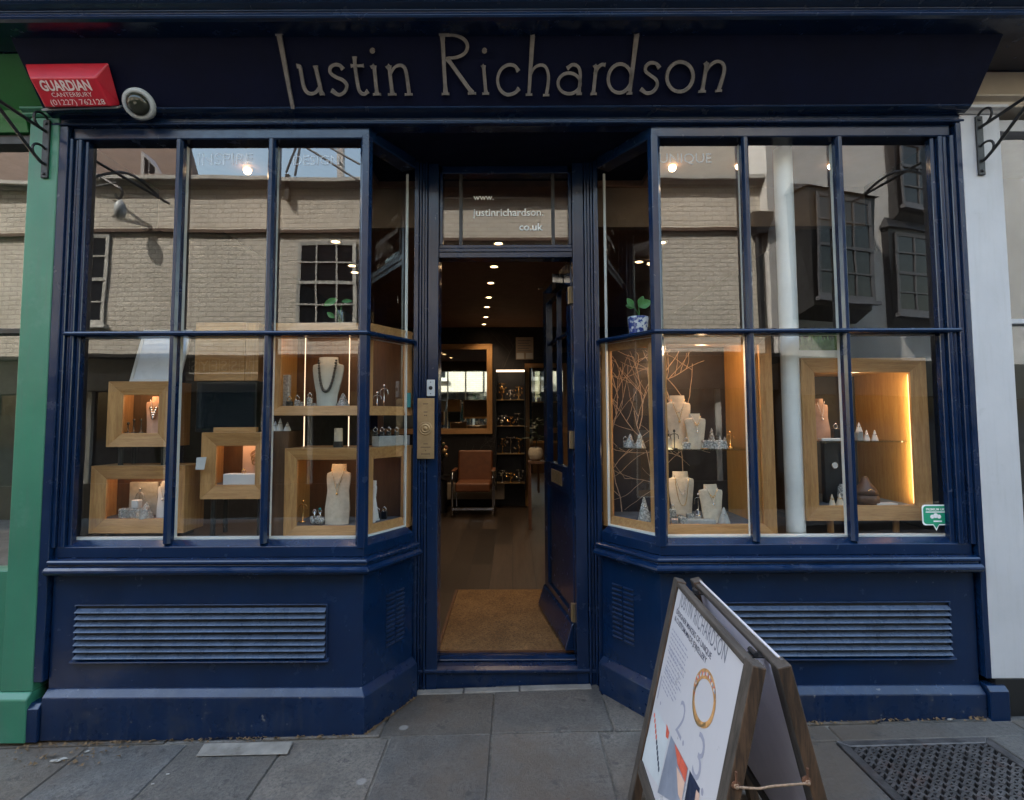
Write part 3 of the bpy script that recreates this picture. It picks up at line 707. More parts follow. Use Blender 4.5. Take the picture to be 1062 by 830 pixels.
tag(lt.build('lettering', 'letter', fas), label='raised weathered grey lettering of the shop name')

# fanlight, transom rail, door step
fy = JY + .06
flx0, flx1 = X(455.5, fy), X(594, fy)
fz0, fz1 = Z(255, fy), Z(182, fy)
ff = MB()
ff.box(OPL, OPR, fy - .035, fy + .06, Z(267, fy - .035), Z(261.5, fy - .035)); ff.box(OPL, OPR, fy - .042, fy + .06, Z(261.2, fy - .04), Z(257.6, fy - .04)); ff.box(OPL, OPR, fy - .03, fy + .06, Z(257.3, fy - .03), Z(254, fy - .03))
ff.box(OPL, OPL + .018, fy - .02, fy + .06, fz0 + .001, zHT - .003); ff.box(OPR - .018, OPR, fy - .02, fy + .06, fz0 + .001, zHT - .003)
ff.box(OPL, OPR, fy - .02, fy + .06, fz1 + .004, zHT - .0025)
fan = ff.build('fanlight', 'navy', shop, bevel=.002)
for px in (478, 573.5):
    fb = MB(); x = X(px, fy, 220); fb.box(x - .009, x + .009, fy - .012, fy + .03, fz0 + .0015, fz1 + .003); fb.build('glazing_bar', 'black', fan)
fg = MB(); fg.add([(OPL + .01, fy + .01, fz0), (OPR - .01, fy + .01, fz0), (OPR - .01, fy + .006, fz1 + .01), (OPL + .01, fy + .006, fz1 + .01)], [(0, 1, 2, 3)]); fg.build('pane', 'glass_fan', fan)
ft = MB()
def line_text(mb, body, x0, x1, ybase, Y, align='L', bold=0.0):
    p0, p1 = U(x0, ybase, Y), U(x1, ybase, Y)
    mb.text(body, (p0.x if align == 'L' else p1.x, Y, (p0.z + p1.z) / 2), (1, 0, 0), (0, 0, 1), w=p1.x - p0.x, depth=.0, align=align, bold=bold)
line_text(ft, 'www.', 491, 512, 207.5, fy + .001, bold=.016)
line_text(ft, 'justinrichardson.', 490.5, 563.5, 224, fy + .001, bold=.016)
line_text(ft, 'co.uk', 538.5, 563, 239, fy + .001, bold=.016)
tag(ft.build('lettering', 'vinyl', fan), label='white web address lettering on the fanlight')
dsp = MB()
sy = .40
dsp.prism([(EL[0] - .05, .62, -.02), (EL[0] - .05, sy - .012, -.02), (EL[0] - .05, sy - .012, .088), (EL[0] - .05, sy - .03, .094), (EL[0] - .05, sy - .03, .108), (EL[0] - .05, sy + .0, .118), (EL[0] - .05, .62, .120)], (ER[0] - EL[0] + .10, 0, 0))
dsp.build('door_step', 'navy_base', shop, bevel=.003, seg=2)
th = MB(); th.prism([(OPL, .452, .1205), (OPL, .452, .130), (OPL, .475, .143), (OPL, .515, .1425), (OPL, .515, .1205)], (OPR - OPL, 0, 0)); th.build('threshold', 'navy', shop, bevel=.003)

# the open door (hinged by the bay with the pipe, swung inwards)
DW, DH0, DH1 = OPR - OPL - .012, .158, Z(268.5, .47)
dmb = MB()
T_ = .045
st_, tr_, lk, br_ = .10, .13, Z(512, .9) - .0, .20
def dbx(x0, x1, z0, z1, y0=0, y1=T_): dmb.box(-x1, -x0, y0, y1, z0, z1)
dbx(0, st_, DH0, DH1); dbx(DW - st_, DW, DH0, DH1)
dbx(st_ + .0006, DW - st_ - .0006, DH1 - tr_, DH1); dbx(st_ + .0006, DW - st_ - .0006, DH0, DH0 + br_)
lockz = 1.18
dbx(st_ + .0006, DW - st_ - .0006, lockz - .16, lockz)
dbx(st_ + .0006, DW - st_ - .0006, DH0 + br_ + .0006, lockz - .1606, .014, .032)
dbx(DW / 2 - .012, DW / 2 + .012, lockz + .0006, DH1 - tr_ - .0006, .006, .04)
dbx(st_ + .0006, DW / 2 - .0126, 1.98, 2.0, .006, .04); dbx(DW / 2 + .0126, DW - st_ - .0006, 1.98, 2.0, .006, .04)
door = dmb.build('door', 'navy', shop, bevel=.003, local=True, seg=2)
door.location = (OPR - .004, .475, 0); door.rotation_euler = (0, 0, R(-81))
tag(door, label='open navy half-glazed door with letterbox and weatherboard')
q = MB(); q.add([(-st_, .022, lockz), (-(DW - st_), .022, lockz), (-(DW - st_), .022, DH1 - tr_), (-st_, .022, DH1 - tr_)], [(0, 1, 2, 3)]); q.build('pane', 'glass_fan', door, local=True)
q = MB(); q.prism([(-.0, 0, DH0 + .16), (0, -.012, DH0 + .15), (0, -.05, DH0 + .03), (0, -.05, DH0 + .01), (0, 0, DH0 + .01)], (-DW, 0, 0)); q.build('weatherboard', 'navy', door, bevel=.004, local=True)
q = MB(); frame_member(q, (-DW / 2 - .14, -.004, lockz - .125), (1, 0, 0), (0, 0, 1), (0, -1, 0), .28, .085, .014, .003, 0, 0, 0); q.box(-DW / 2 - .12, -DW / 2 + .12, -.003, -.0005, lockz - .108, lockz - .056); q.build('letterbox', 'brass', door, bevel=.001, local=True)
q = MB(); q.box(-.44, -.16, -.07, -.001, DH1 - .105, DH1 - .045); q.tube([(-.44, -.04, DH1 - .06), (-.60, -.055, DH1 - .03), (-.66, -.05, DH1 - .02)], .008, 6); q.build('door_closer', 'chrome', door, bevel=.004, local=True)
for hz in (.33, 1.30, 2.14):
    q = MB(); q.box(-.004, .022, -.012, .004, hz, hz + .10); q.tube([(.0, -.010, hz), (.0, -.010, hz + .10)], .007, 8); q.build('hinge', 'brass', door, local=True)

# brass plate, bell push
y_ = JY - .02
p0, p1 = U(432.5, 476, y_), U(450.5, 413, y_)
npl = thing('name_plate', 'brass name plate with round bell push engraved with small dark text on the door jamb', 'name plate', ((p0.x + p1.x) / 2, JY - .018, p0.z))
q = MB(); q.box(p0.x, p1.x, JY - .0225, JY - .0165, p0.z, p1.z); q.build('plate', 'brass', npl, bevel=.0015)
bc = U(441.2, 444.5, JY - .024)
q = MB(); q.lathe([(.038, 0), (.038, .003), (.033, .006), (.030, .004), (.026, .003), (.024, .008), (.017, .009), (.015, .006), (.011, .006), (.010, .011), (.004, .013), (.001, .013)], (bc.x, JY - .0225, bc.z), 28, (0, -1, 0)); q.build('bell_push', 'brass', npl, smooth=True)
q = MB()
for yb_, ln, hh in ((419, .030, .5), (427.5, .022, .5), (431, .018, .5), (460.5, .024, .5), (464, .056, .5), (467.5, .006, .5), (471, .050, .5)):
    c = U(441.5, yb_, JY - .024); n_ = max(1, int(ln / .006)); 
    for k in range(n_):
        q.box(c.x - ln / 2 + k * ln / n_, c.x - ln / 2 + (k + .72) * ln / n_, JY - .0232, JY - .0226, c.z - .003, c.z + .003)
q.build('engraving', 'brass_dark', npl)
p0, p1 = U(442.6, 411, y_), U(451, 394, y_)
dbl = thing('door_bell', 'small white door bell push above the brass plate', 'door bell', ((p0.x + p1.x) / 2, JY - .018, p0.z))
q = MB(); q.box(p0.x, p1.x, JY - .026, JY - .0165, p0.z, p1.z); q.build('plate', 'white_plastic', dbl, bevel=.002)
c = (p0 + p1) / 2
q = MB(); q.lathe([(.011, 0), (.011, .003), (.008, .005), (.0075, .002), (.005, .003), (.0045, .006), (.001, .0065)], (c.x, JY - .026, c.z), 18, (0, -1, 0))
for dz in (-.032, .032): q.lathe([(.003, 0), (.003, .002), (.001, .002)], (c.x, JY - .026, c.z + dz), 8, (0, -1, 0))
q.build('bell_button', 'iron', dbl, smooth=True)

# vinyl words on the top lights, sticker
for bayo, body, x0, x1, yb_ in ((bayL, 'INSPIRE', 205, 262, 171), (bayL, 'DESIGN', 304, 352, 171), (bayR, 'UNIQUE', 684, 738, 169)):
    q = MB(); p0, p1 = U(x0, yb_, .043), U(x1, yb_, .043)
    q.text(body, (p0.x, .043, (p0.z + p1.z) / 2), (1, 0, 0), (0, 0, 1), w=p1.x - p0.x, depth=0); q.build('vinyl_lettering', 'vinyl_faint', bayo)
p0, p1 = U(957, 545, .043), U(983.5, 523.5, .043)
stk = thing('window_sticker', 'green speech-bubble sticker in the lower corner of the shop window', 'sticker', ((p0.x + p1.x) / 2, .043, p0.z))
def bubble(q, ins, y):
    a, b, c_, d_ = p0.x + ins, p1.x - ins, p0.z + ins, p1.z - ins; r_ = .016
    pts = []
    for cx_, cz_, a0 in ((b - r_, d_ - r_, 0), (a + r_, d_ - r_, 90), (a + r_, c_ + r_, 180), (b - r_, c_ + r_, 270)):
        for k in range(5):
            t = R(a0 + 22.5 * k); pts.append((cx_ + r_ * math.cos(t), y, cz_ + r_ * math.sin(t)))
        if a0 == 180:
            mx = (a + b) / 2 + .002
            pts += [(mx - .014, y, c_), (mx, y, c_ - .028 + ins), (mx + .014, y, c_)]
    q.add(pts, [list(range(len(pts)))])
q = MB(); bubble(q, 0, .0445); q.build('border', 'vinyl', stk)
q = MB(); bubble(q, .006, .0435); q.build('face', 'sticker', stk)
q = MB()
mx, mz = (p0.x + p1.x) / 2, (p0.z + p1.z) / 2
q.text('PREMIUM UK', (mx, .0425, mz + .022), (1, 0, 0), (0, 0, 1), w=.092, depth=0, align='C', bold=.02); q.add([(mx - .048, .0425, mz + .012), (mx + .048, .0425, mz + .012), (mx + .048, .0425, mz + .017), (mx - .048, .0425, mz + .017)], [(0, 1, 2, 3)])
for dx, dz, r_ in ((-.017, -.008, .010), (0, -.003, .012), (.017, -.008, .010)):
    q.add([(mx + dx + r_ * math.cos(R(30 * k)), .0425, mz + dz + r_ * math.sin(R(30 * k))) for k in range(12)], [list(range(12))])
q.add([(mx - .012, .0425, mz - .034), (mx + .03, .0425, mz - .034), (mx + .03, .0425, mz - .027), (mx - .012, .0425, mz - .027)], [(0, 1, 2, 3)])
q.build('print', 'vinyl', stk)

# ------------------------------------------------------------------ alarm box and camera
ab_n = fn; ab_o = FB
al = thing('alarm_box', 'red slope-sided alarm box with white print on the fascia corner', 'alarm box', tuple(UN(75, 108, FB, fn)))
up_f = (FT - FB).normalized()
bl, br, tl, trr = fp(47, 111.5), fp(128, 109), fp(25, 66), fp(113, 66)
lift = fn.copy()
if lift.y > 0: lift = -lift
def fpo(x, y, k): return UN(x, y, FB + lift * k, fn)
bo = [fpo(47, 112, .012), fpo(125, 109.5, .012), fpo(113, 65, .012), fpo(25.5, 66, .012)]
fo = [fpo(47.5, 111.6, .075), fpo(114, 110.6, .075), fpo(98, 81, .075), fpo(31, 81.5, .075)]
o0 = bo[0]; Wv = bo[1] - bo[0]
q = MB(); q.hexa(bo + fo); q.build('cover', 'red', al, bevel=.006, seg=3)
q = MB()
au = (fo[1] - fo[0]).normalized(); av = (fo[3] - fo[0]).normalized(); an = au.cross(av)
if an.y > 0: an = -an
fw, fh = (fo[1] - fo[0]).length, (fo[3] - fo[0]).length
q.text('GUARDIAN', fo[0] + au * fw * .10 + av * fh * .58 + an * .0015, au, av, w=fw * .76, h=fh * .34, depth=0, bold=.03)
q.text('CANTERBURY', fo[0] + au * fw * .20 + av * fh * .36 + an * .0015, au, av, w=fw * .62, h=fh * .15, depth=0)
q.text('(01227) 762128', fo[0] + au * fw * .12 + av * fh * .08 + an * .0015, au, av, w=fw * .84, h=fh * .19, depth=0)
q.build('print', 'alarm_text', al)
q = MB(); q.hexa([o0 - up_f * .008 - lift * .012, o0 + Wv - up_f * .008 - lift * .012, o0 + Wv - up_f * .001 - lift * .012, o0 - up_f * .001 - lift * .012] + [o0 - up_f * .008 + lift * .03, o0 + Wv - up_f * .008 + lift * .03, o0 + Wv - up_f * .001 + lift * .03, o0 - up_f * .001 + lift * .03]); q.build('back_plate', 'white_plastic', al)
sc = o0 + Wv * .93 + lift * .032 + up_f * .03
q = MB(); q.ball(sc + Vector((.006, 0, 0)), .008, 6); q.build('screw', 'brass', al, smooth=True)
cc = fp(146, 108)
ax = Vector((.20, -.80, -.52)).normalized()
cv = thing('security_camera', 'white dome security camera with smoked lens beside the red alarm box', 'security camera', tuple(cc))
q = MB(); q.lathe([(.068, -.05), (.072, 0), (.072, .026), (.068, .036), (.060, .040), (.052, .039), (.050, .034), (.001, .032)], cc, 36, ax); q.build('housing', 'white_plastic', cv, smooth=False, bevel=.002)
q = MB(); q.lathe([(.050 * math.cos(R(a)), .034 + .032 * math.sin(R(a))) for a in range(0, 90, 9)] + [(.001, .072)], cc, 32, ax); q.build('dome', 'smoke_dome', cv, smooth=True)

# ------------------------------------------------------------------ neighbours on this side of the street
gs = thing('green_shopfront', 'green painted neighbouring shopfront with pilaster and reflecting window', 'shopfront', (-2.4, 0, 0))
gxl, gxr = X(20, -.03, 340), XL - .001
q = MB(); q.box(gxl, gxr, -.03, .3, .20, Z(122, -.03, 40)); q.build('pilaster', 'green', gs, bevel=.004)
q = MB(); q.sweep([(gxl - .012, 0), (gxr, 0)], [(-.05, .2), (.032, .2), (.058, .175), (.058, -.02), (-.05, -.02)]); q.build('plinth', 'green', gs, bevel=.004)
zc0 = Z(122, -.03, 40)
q = MB(); q.sweep([(gxl - .03, 0), (gxr - .0, 0)], [(-.2, zc0 + .001), (.034, zc0 + .001), (.045, zc0 + .012), (.040, zc0 + .018), (.062, zc0 + .030), (.062, zc0 + .040), (-.2, zc0 + .046)]); q.build('capital', 'green', gs, bevel=.002)
q = MB(); q.sweep([(-4.5, 0), (gxl - .032, 0)], [(-.1, zc0 - .06), (.0, zc0 - .06), (.012, zc0 - .02), (.02, zc0 + .0), (.03, zc0 + .04), (-.1, zc0 + .046)])
q.prism([(-4.5, -.005, zc0 + .047), (-4.5, -.16, zc + -.004), (-4.5, .1, zc - .004), (-4.5, .1, zc0 + .047)], (fx0 + .02 + 4.5, 0, 0)); q.build('fascia', 'green_dark', gs, bevel=.002)
q = MB(); q.box(-4.5, gxl - .0005, .02, .10, Z(347, .05, 5), Z(342, .05, 5)); q.box(-4.5, gxl - .0005, .02, .10, zc0 - .11, zc0 - .061); q.build('window_frame', 'black', gs, bevel=.002)
q = MB(); q.add([(-4.5, .06, .75), (gxl, .06, .75), (gxl, .064, zc0 - .06), (-4.5, .064, zc0 - .06)], [(0, 1, 2, 3)]); q.build('pane', 'glass_nb', gs)
q = MB(); q.box(-4.5, gxl - .0005, .0, .1, -.02, .75); q.build('stall_riser', 'green', gs, bevel=.003)
q = MB(); q.add([(-4.5, 1.4, 0), (-2.45, 1.4, 0), (-2.45, 1.4, 3.4), (-4.5, 1.4, 3.4)], [(0, 1, 2, 3)]); q.box(-4.5, -2.45, .12, 1.4, 3.3, 3.4); q.box(-4.5, -2.45, .12, 1.4, .60, .74); q.box(-2.46, -2.40, .12, 1.4, .0, 3.4); q.build('room_lining', 'room_wall', gs)
q = MB(); q.box(-14, -2.62, .02, .4, zc + .2, 11.0); q.prism([(-14, .02, 11.0), (-2.62, .02, 11.0), (-4.0, .02, 12.0), (-6.2, .02, 14.2), (-8.6, .02, 12.2), (-14, .02, 12.0)], (0, .38, 0)); q.build('unseen_upper_wall', 'own_brick', gs)  # upper wall is unseen; gable heights set for the shadow across the street
q = MB(); q.box(-9, -4.5, .0, .4, -.05, zc + .2); q.build('side_wall', 'green_dark', gs)

ws = thing('white_shopfront', 'white painted neighbouring shopfront with cream fascia and black plinth', 'shopfront', (2.4, 0, 0))
wxl, wxr = X(1008, -.03, 340), X(1057, -.03, 450)
zw = Z(119, -.03, 1010)
q = MB(); q.box(wxl, wxr, -.03, .3, .24, zw); q.build('pilaster', 'white_paint', ws, bevel=.004)
q = MB(); q.box(wxl + .02, 5, -.026, .1, -.02, .238); q.build('plinth', 'black', ws, bevel=.003)
q = MB(); q.sweep([(wxl - .01, 0), (wxr + .02, 0)], [(-.2, zw + .001), (.034, zw + .001), (.045, zw + .012), (.062, zw + .02), (.062, zw + .035), (-.2, zw + .04)]); q.build('capital', 'white_paint', ws, bevel=.002)
q = MB(); q.sweep([(XR + .03, 0), (5, 0)], [(-.1, zw + .042), (.02, zw + .042), (.026, zw + .05), (.02, zw + .056), (.02, zw + .072), (.05, zw + .085), (.05, zw + .094), (.0, zw + .1), (-.01, zc - .004), (-.1, zc - .004)]); q.build('fascia', 'cream', ws, bevel=.002)
q = MB(); q.box(wxr + .0006, 5, .02, .1, Z(337, .05, 1055), Z(332, .05, 1055)); q.box(wxr + .0006, 5, .02, .1, zw - .06, zw + .0); q.build('window_frame', 'white_paint', ws, bevel=.002)
q = MB(); q.add([(wxr, .06, .24), (5, .06, .24), (5, .064, zw - .05), (wxr, .064, zw - .05)], [(0, 1, 2, 3)]); q.build('pane', 'glass_nb', ws)
q = MB(); q.add([(2.5, 1.4, 0), (5, 1.4, 0), (5, 1.4, 3.4), (2.5, 1.4, 3.4)], [(0, 1, 2, 3)]); q.box(2.5, 5, .12, 1.4, 3.3, 3.4); q.box(2.45, 2.5, .12, 1.4, 0, 3.4); q.build('room_lining', 'room_wall', ws)
q = MB(); q.box(2.62, 9, .02, .4, zc + .2, 10.6); q.prism([(2.62, .02, 10.6), (9, .02, 10.6), (9, .02, 13.5), (5.2, .02, 13.5), (4.2, .02, 11.6)], (0, .38, 0)); q.build('unseen_upper_wall', 'own_brick', ws)  # upper wall is unseen; built tall to shade the grey house opposite
q = MB(); q.box(5, 9, .0, .4, -.05, zc + .2); q.build('side_wall', 'cream', ws)
# room linings for the shops behind: side and back walls of our own shop are things further down

def sign_bracket(label, px, ytop, ybot, out=1):
    p = U(px, (ytop + ybot) / 2, -.045); zt, zb_ = U(px, ytop, -.045).z, U(px, ybot, -.045).z
    t = thing('sign_bracket', label, 'sign bracket', (p.x, -.03, zb_))
    q = MB(); q.box(p.x - .017, p.x + .017, -.042, -.031, zb_, zt); 
    for zz in (zb_ + .02, zt - .02): q.lathe([(.009, 0), (.007, .006), (.001, .007)], (p.x, -.042, zz), 8, (0, -1, 0))
    q.build('wall_plate', 'iron', t, bevel=.002)
    q = MB(); q.tube([(p.x, -.042, zt - .06), (p.x, -.85, zt - .03)], .008, 6); q.build('arm', 'iron', t)
    q = MB(); q.tube(smooth_path([(p.x, -.042, zb_ + .07), (p.x, -.10, zb_ + .09), (p.x, -.45, zb_ + .29), (p.x, -.80, zt - .035)], 6), .008, 6); q.build('brace', 'iron', t)
    for z0_, sgn in ((zt - .06, 1), (zb_ + .075, 1)):
        q = MB()
        pts = [(p.x, -.043 - .02 - .055 * math.sin(R(a)) * (1 - a / 700), z0_ + .045 - .045 * math.cos(R(a)) * (1 - a / 700)) for a in range(0, 300, 20)]
        q.tube(pts, .006, 6); q.build('scroll', 'iron', t)
    return t
sign_bracket('black wrought iron scroll bracket on the green pilaster', 46, 124, 184)
sign_bracket('black wrought iron scroll bracket on the white pillar', 1018, 120, 181)

# ------------------------------------------------------------------ the other side of the street (seen in the glass)
YO = -5.6; VY = 2 * .0465 - YO
def V(x, y, dy=0.0): return U(x, y, VY - dy)
ow = thing('brick_house', 'cream painted brick house across the street seen mirrored in the windows', 'house', (-2, YO, 0))
OX1 = V(797, 300).x; ze = V(531, 186).z; zf_ = V(531, 372).z
q = MB(); q.box(-22, OX1, YO - .4, YO, zf_ - .1, ze - .12); q.build('wall', 'opp_brick', ow)
q = MB(); q.box(-22, OX1, YO - .4, YO + .05, ze - .12, ze - .06); q.box(-22, OX1, YO - .4, YO + .14, ze - .0595, ze); q.build('eave', 'opp_frame', ow)
zs = V(531, 240).z; q = MB(); q.box(-22, OX1, YO + .001, YO + .05, zs - .02, zs + .03); q.build('string_course', 'roof', ow)
q = MB(); q.box(-22, OX1, YO - .4, YO + .18, zf_ - .5, zf_); q.box(-22, OX1, YO + .1, YO + .3, zf_ + .001, zf_ + .05); q.build('shop_fascia', 'black', ow)
q = MB(); q.box(-22, OX1, YO - .4, YO - .001, 0, zf_ - .5); q.build('shop_window', 'glass_dark', ow)
for x in (-12, -10, -8, -6.4, -5.2, -3.9, -3.2, -1.4, -.2, .9, 2.1, 3.2):
    q = MB(); q.box(x - .035, x + .035, YO, YO + .06, .5, zf_ - .5); q.build('shop_mullion', 'opp_frame', ow)
q = MB(); q.box(-22, OX1, YO, YO + .1, 0, .5); q.build('shop_riser', 'black', ow)
def V2(x, y): p = V(x, y, .2); return p
q = MB()
p0, p1 = V2(189, 387), V2(262, 371)
n_ = 7; cw = (p1.x - p0.x) / n_
for k, ch in enumerate('TESSEYS'):
    cx_ = p1.x - cw * (k + .5)
    q.text(ch, (cx_, YO + .195, p0.z + .04), (-1, 0, 0), (0, 0, 1), h=.16, depth=0, align='C')
    for a, b, c_, d_ in ((-.5, .5, 0, .015), (-.5, .5, .225, .24), (-.5, -.47, .015, .225)): q.box(cx_ + a * cw, cx_ + b * cw, YO + .185, YO + .193, p0.z + c_, p0.z + d_)
q.build('sign_lettering', 'opp_frame', ow)
def sash(parent, o, u, n, w, h, cols, rows_, fr='opp_frame', glass='glass_dark', proud=.03, name='window'):
    """sash window on the wall plane: o bottom-left, u along the wall, n outwards"""
    o, u, n = Vector(o), Vector(u), Vector(n); v = Vector((0, 0, 1))
    q = MB(); frame_member(q, o + n * (proud + .002), u, v, n, w, h, .06, proud, .008, 0, 0)
    for k in range(1, cols): a = o + u * (w * k / cols - .012); q.hexa([a + n * proud, a + u * .024 + n * proud, a + u * .024 + v * h + n * proud, a + v * h + n * proud, a + n * .012, a + u * .024 + n * .012, a + u * .024 + v * h + n * .012, a + v * h + n * .012])
    for k in range(1, rows_):
        t = .05 if (rows_ % 2 == 0 and k == rows_ // 2) else .024
        a = o + v * (h * k / rows_ - t / 2); q.hexa([a + n * (proud + .003), a + u * w + n * (proud + .003), a + u * w + v * t + n * (proud + .003), a + v * t + n * (proud + .003), a + n * .011, a + u * w + n * .011, a + u * w + v * t + n * .011, a + v * t + n * .011])
    a = o - v * .07 - u * .05; q.hexa([a + n * .09, a + u * (w + .1) + n * .09, a + u * (w + .1) + v * .06 + n * .08, a + v * .06 + n * .08, a + n * .001, a + u * (w + .1) + n * .001, a + u * (w + .1) + v * .06 + n * .001, a + v * .06 + n * .001])
    f = q.build(name, fr, parent)
    q = MB(); q.hexa([o + n * .01, o + u * w + n * .01, o + u * w + v * h + n * .01, o + v * h + n * .01, o + n * .002, o + u * w + n * .002, o + u * w + v * h + n * .002, o + v * h + n * .002]); q.build('pane', glass, f)
    return f
for xa, xb, ya, yb in ((311, 374, 338, 250), (62, 119, 338, 245), (560, 618, 336, 250)):
    a, b = V(xa, ya), V(xb, yb); sash(ow, (a.x, YO, a.z), (1, 0, 0), (0, 1, 0), b.x - a.x, b.z - a.z, 3, 4)
dp = V(788, 240)
q = MB(); q.tube([(dp.x, YO + .08, 0), (dp.x, YO + .08, dp.z - .1)], .05, 10); q.prism([(dp.x - .07, YO + .02, dp.z - .12), (dp.x + .07, YO + .02, dp.z - .12), (dp.x + .18, YO + .02, dp.z + .1), (dp.x + .18, YO + .02, dp.z + .22), (dp.x - .14, YO + .02, dp.z + .22), (dp.x - .14, YO + .02, dp.z + .1)], (0, .2, 0)); q.build('downpipe', 'iron', ow)
# roof, dormer
rx = V(208, 178).x; rt = V(165, 120)
q = MB(); q.hexa([(-22, YO + .1, ze), (rx, YO + .1, ze), (rx - 1.6, YO - 2, ze + 2.2), (-22, YO - 2, ze + 2.2), (-22, YO - .1, ze), (rx, YO - .1, ze), (rx - 1.6, YO - 2.2, ze + 2.2), (-22, YO - 2.2, ze + 2.2)]); q.build('roof', 'roof', ow)
a, b = V(153, 177), V(178, 177)
q = MB(); q.prism([(a.x, YO + .05, ze + .01), (b.x, YO + .05, ze + .01), (a.x, YO + .05, ze + .42)], (0, -.8, 0)); dm = q.build('dormer', 'white_paint', ow)
q = MB(); q.prism([(a.x + .06, YO + .056, ze + .06), (a.x + .12, YO + .056, ze + .06), (a.x + .12, YO + .056, ze + .26), (a.x + .06, YO + .056, ze + .32)], (0, -.004, 0)); q.prism([(a.x + .14, YO + .056, ze + .06), (a.x + .22, YO + .056, ze + .06), (a.x + .22, YO + .056, ze + .16), (a.x + .14, YO + .056, ze + .24)], (0, -.004, 0)); q.build('pane', 'glass_dark', dm)
# chimney-like post and cables on the eave
pp = V(352.5, 170)
pt = thing('roof_post', 'grey roof post with sagging cables seen mirrored at top of window', 'post', (pp.x, YO - .2, ze))
q = MB(); q.box(pp.x - .05, pp.x + .05, YO - .25, YO - .15, ze, ze + 2.4); q.build('post', 'render_grey', pt)
for (xa, ya), (xb, yb) in (((314, 148), (378, 190)), ((335, 146), (378, 172)), ((312, 148), (303, 181)), ((315, 148), (312, 184))):
    a, b = V(xa, ya, -.1), V(xb, yb, .05); q = MB(); q.tube([a.x * Vector((1, 0, 0)) + Vector((0, YO - .1, a.z)), Vector((b.x, YO + .15, b.z))], .018, 6); q.build('cable', 'iron', pt)
a = V(303, 195); q = MB(); q.box(a.x - .03, a.x + .03, YO + .002, YO + .09, a.z - .22, a.z + .2); q.build('insulator', 'iron', pt)
# lamp bracket opposite
a = V(95, 178, .2)
lb = thing('lamp_bracket', 'black scroll bracket with white globe across the street seen mirrored', 'bracket', (a.x, YO, a.z))
q = MB(); b = V(128, 197, .3); c = V(96, 198, .2); d_ = V(126, 192, .3)
q.tube([(a.x, YO + .2, a.z), (b.x, YO + .3, b.z)], .02, 6); q.tube([(c.x, YO + .2, c.z), (d_.x, YO + .3, d_.z)], .018, 6)
q.tube([(b.x + .05 * math.sin(R(t)) - .0, YO + .3, b.z - .08 + .08 * math.cos(R(t))) for t in range(0, 270, 20)], .02, 6); q.build('scroll', 'iron', lb)
e_ = V(129, 219, .3); q = MB(); q.lathe([(.01, -.15), (.07, -.12), (.09, -.02), (.08, .07), (.03, .14), (.01, .15)], (e_.x, YO + .3, e_.z), 14); q.build('globe', 'white_plastic', lb, smooth=True)
# set-back pale gable and grey house
pg_ = thing('rendered_gable', 'pale rendered gable rising behind the brick house seen mirrored', 'house', (3, -7.2, 0))
a = U(684, 183, 7.3); b = U(872, 183, 7.3)
q = MB(); q.box(a.x, b.x + 2, -7.6, -7.2, 3, 10.5); q.build('wall', 'render_pale', pg_)
a = U(843, 181, 7.3); sash(pg_, (a.x, -7.2, a.z), (1, 0, 0), (0, 1, 0), .5, 1.0, 3, 4)
ga = R(-17)
gu = Vector((math.cos(ga), math.sin(ga), 0)); gn = Vector((-gu.y, gu.x, 0)); gp = Vector((OX1 + .02, YO + .15, 0))
vu = Vector((gu.x, -gu.y, 0)); vn = Vector((gn.x, -gn.y, 0)); vp = Vector((gp.x, .093 - gp.y, 0))
def GV(x, y):
    p = UN(x, y, vp, vn); return (p - vp).dot(vu), p.z
gh = thing('grey_house', 'grey rendered house with black oriel windows across the street seen mirrored', 'house', tuple(gp))
def gq(s, k, z): return gp + gu * s + gn * k + Vector((0, 0, z))
gz = GV(900, 372)[1]
q = MB(); q.hexa([gq(0, 0, gz), gq(7, 0, gz), gq(7, -.4, gz), gq(0, -.4, gz), gq(0, 0, 9), gq(7, 0, 9), gq(7, -.4, 9), gq(0, -.4, 9)]); q.build('wall', 'render_grey', gh)
q = MB(); q.hexa([gq(0, .15, gz - .6), gq(7, .15, gz - .6), gq(7, -.4, gz - .6), gq(0, -.4, gz - .6), gq(0, .15, gz - .001), gq(7, .15, gz - .001), gq(7, -.4, gz - .001), gq(0, -.4, gz - .001)]); q.build('shop_fascia', 'black', gh)
q = MB(); q.hexa([gq(0, 0, 0), gq(7, 0, 0), gq(7, -.4, 0), gq(0, -.4, 0), gq(0, 0, gz - .601), gq(7, 0, gz - .601), gq(7, -.4, gz - .601), gq(0, -.4, gz - .601)]); q.build('shop_window', 'glass_dark', gh)
def oriel(xa, ya, xb, yb, dep=.35):
    s0, z0 = GV(xa, ya); s1, z1 = GV(xb, yb)
    q = MB(); q.hexa([gq(s0, .001, z0 - .15), gq(s1, .001, z0 - .15), gq(s1 - .08, dep, z0), gq(s0 + .08, dep, z0), gq(s0 - .05, .001, z1), gq(s1 + .05, .001, z1), gq(s1 + .03, dep + .05, z1), gq(s0 - .03, dep + .05, z1)])
    q.hexa([gq(s0 - .1, .001, z1 + .001), gq(s1 + .1, .001, z1 + .001), gq(s1 + .06, dep + .1, z1 + .001), gq(s0 - .06, dep + .1, z1 + .001), gq(s0 + .05, .001, z1 + .22), gq(s1 - .05, .001, z1 + .22), gq(s1 - .05, .02, z1 + .2), gq(s0 + .05, .02, z1 + .2)])
    ob = q.build('oriel', 'iron', gh)
    h_ = (z1 - z0); sash(ob, gq(s0 + .1, dep + .055, z0 + .12), gu, gn, s1 - s0 - .2, h_ - .2, 3, 4, fr='sash_dark', name='sash')
oriel(826, 322, 888, 214); oriel(926, 333, 985, 246, .06); oriel(928, 222, 985, 140, .10)

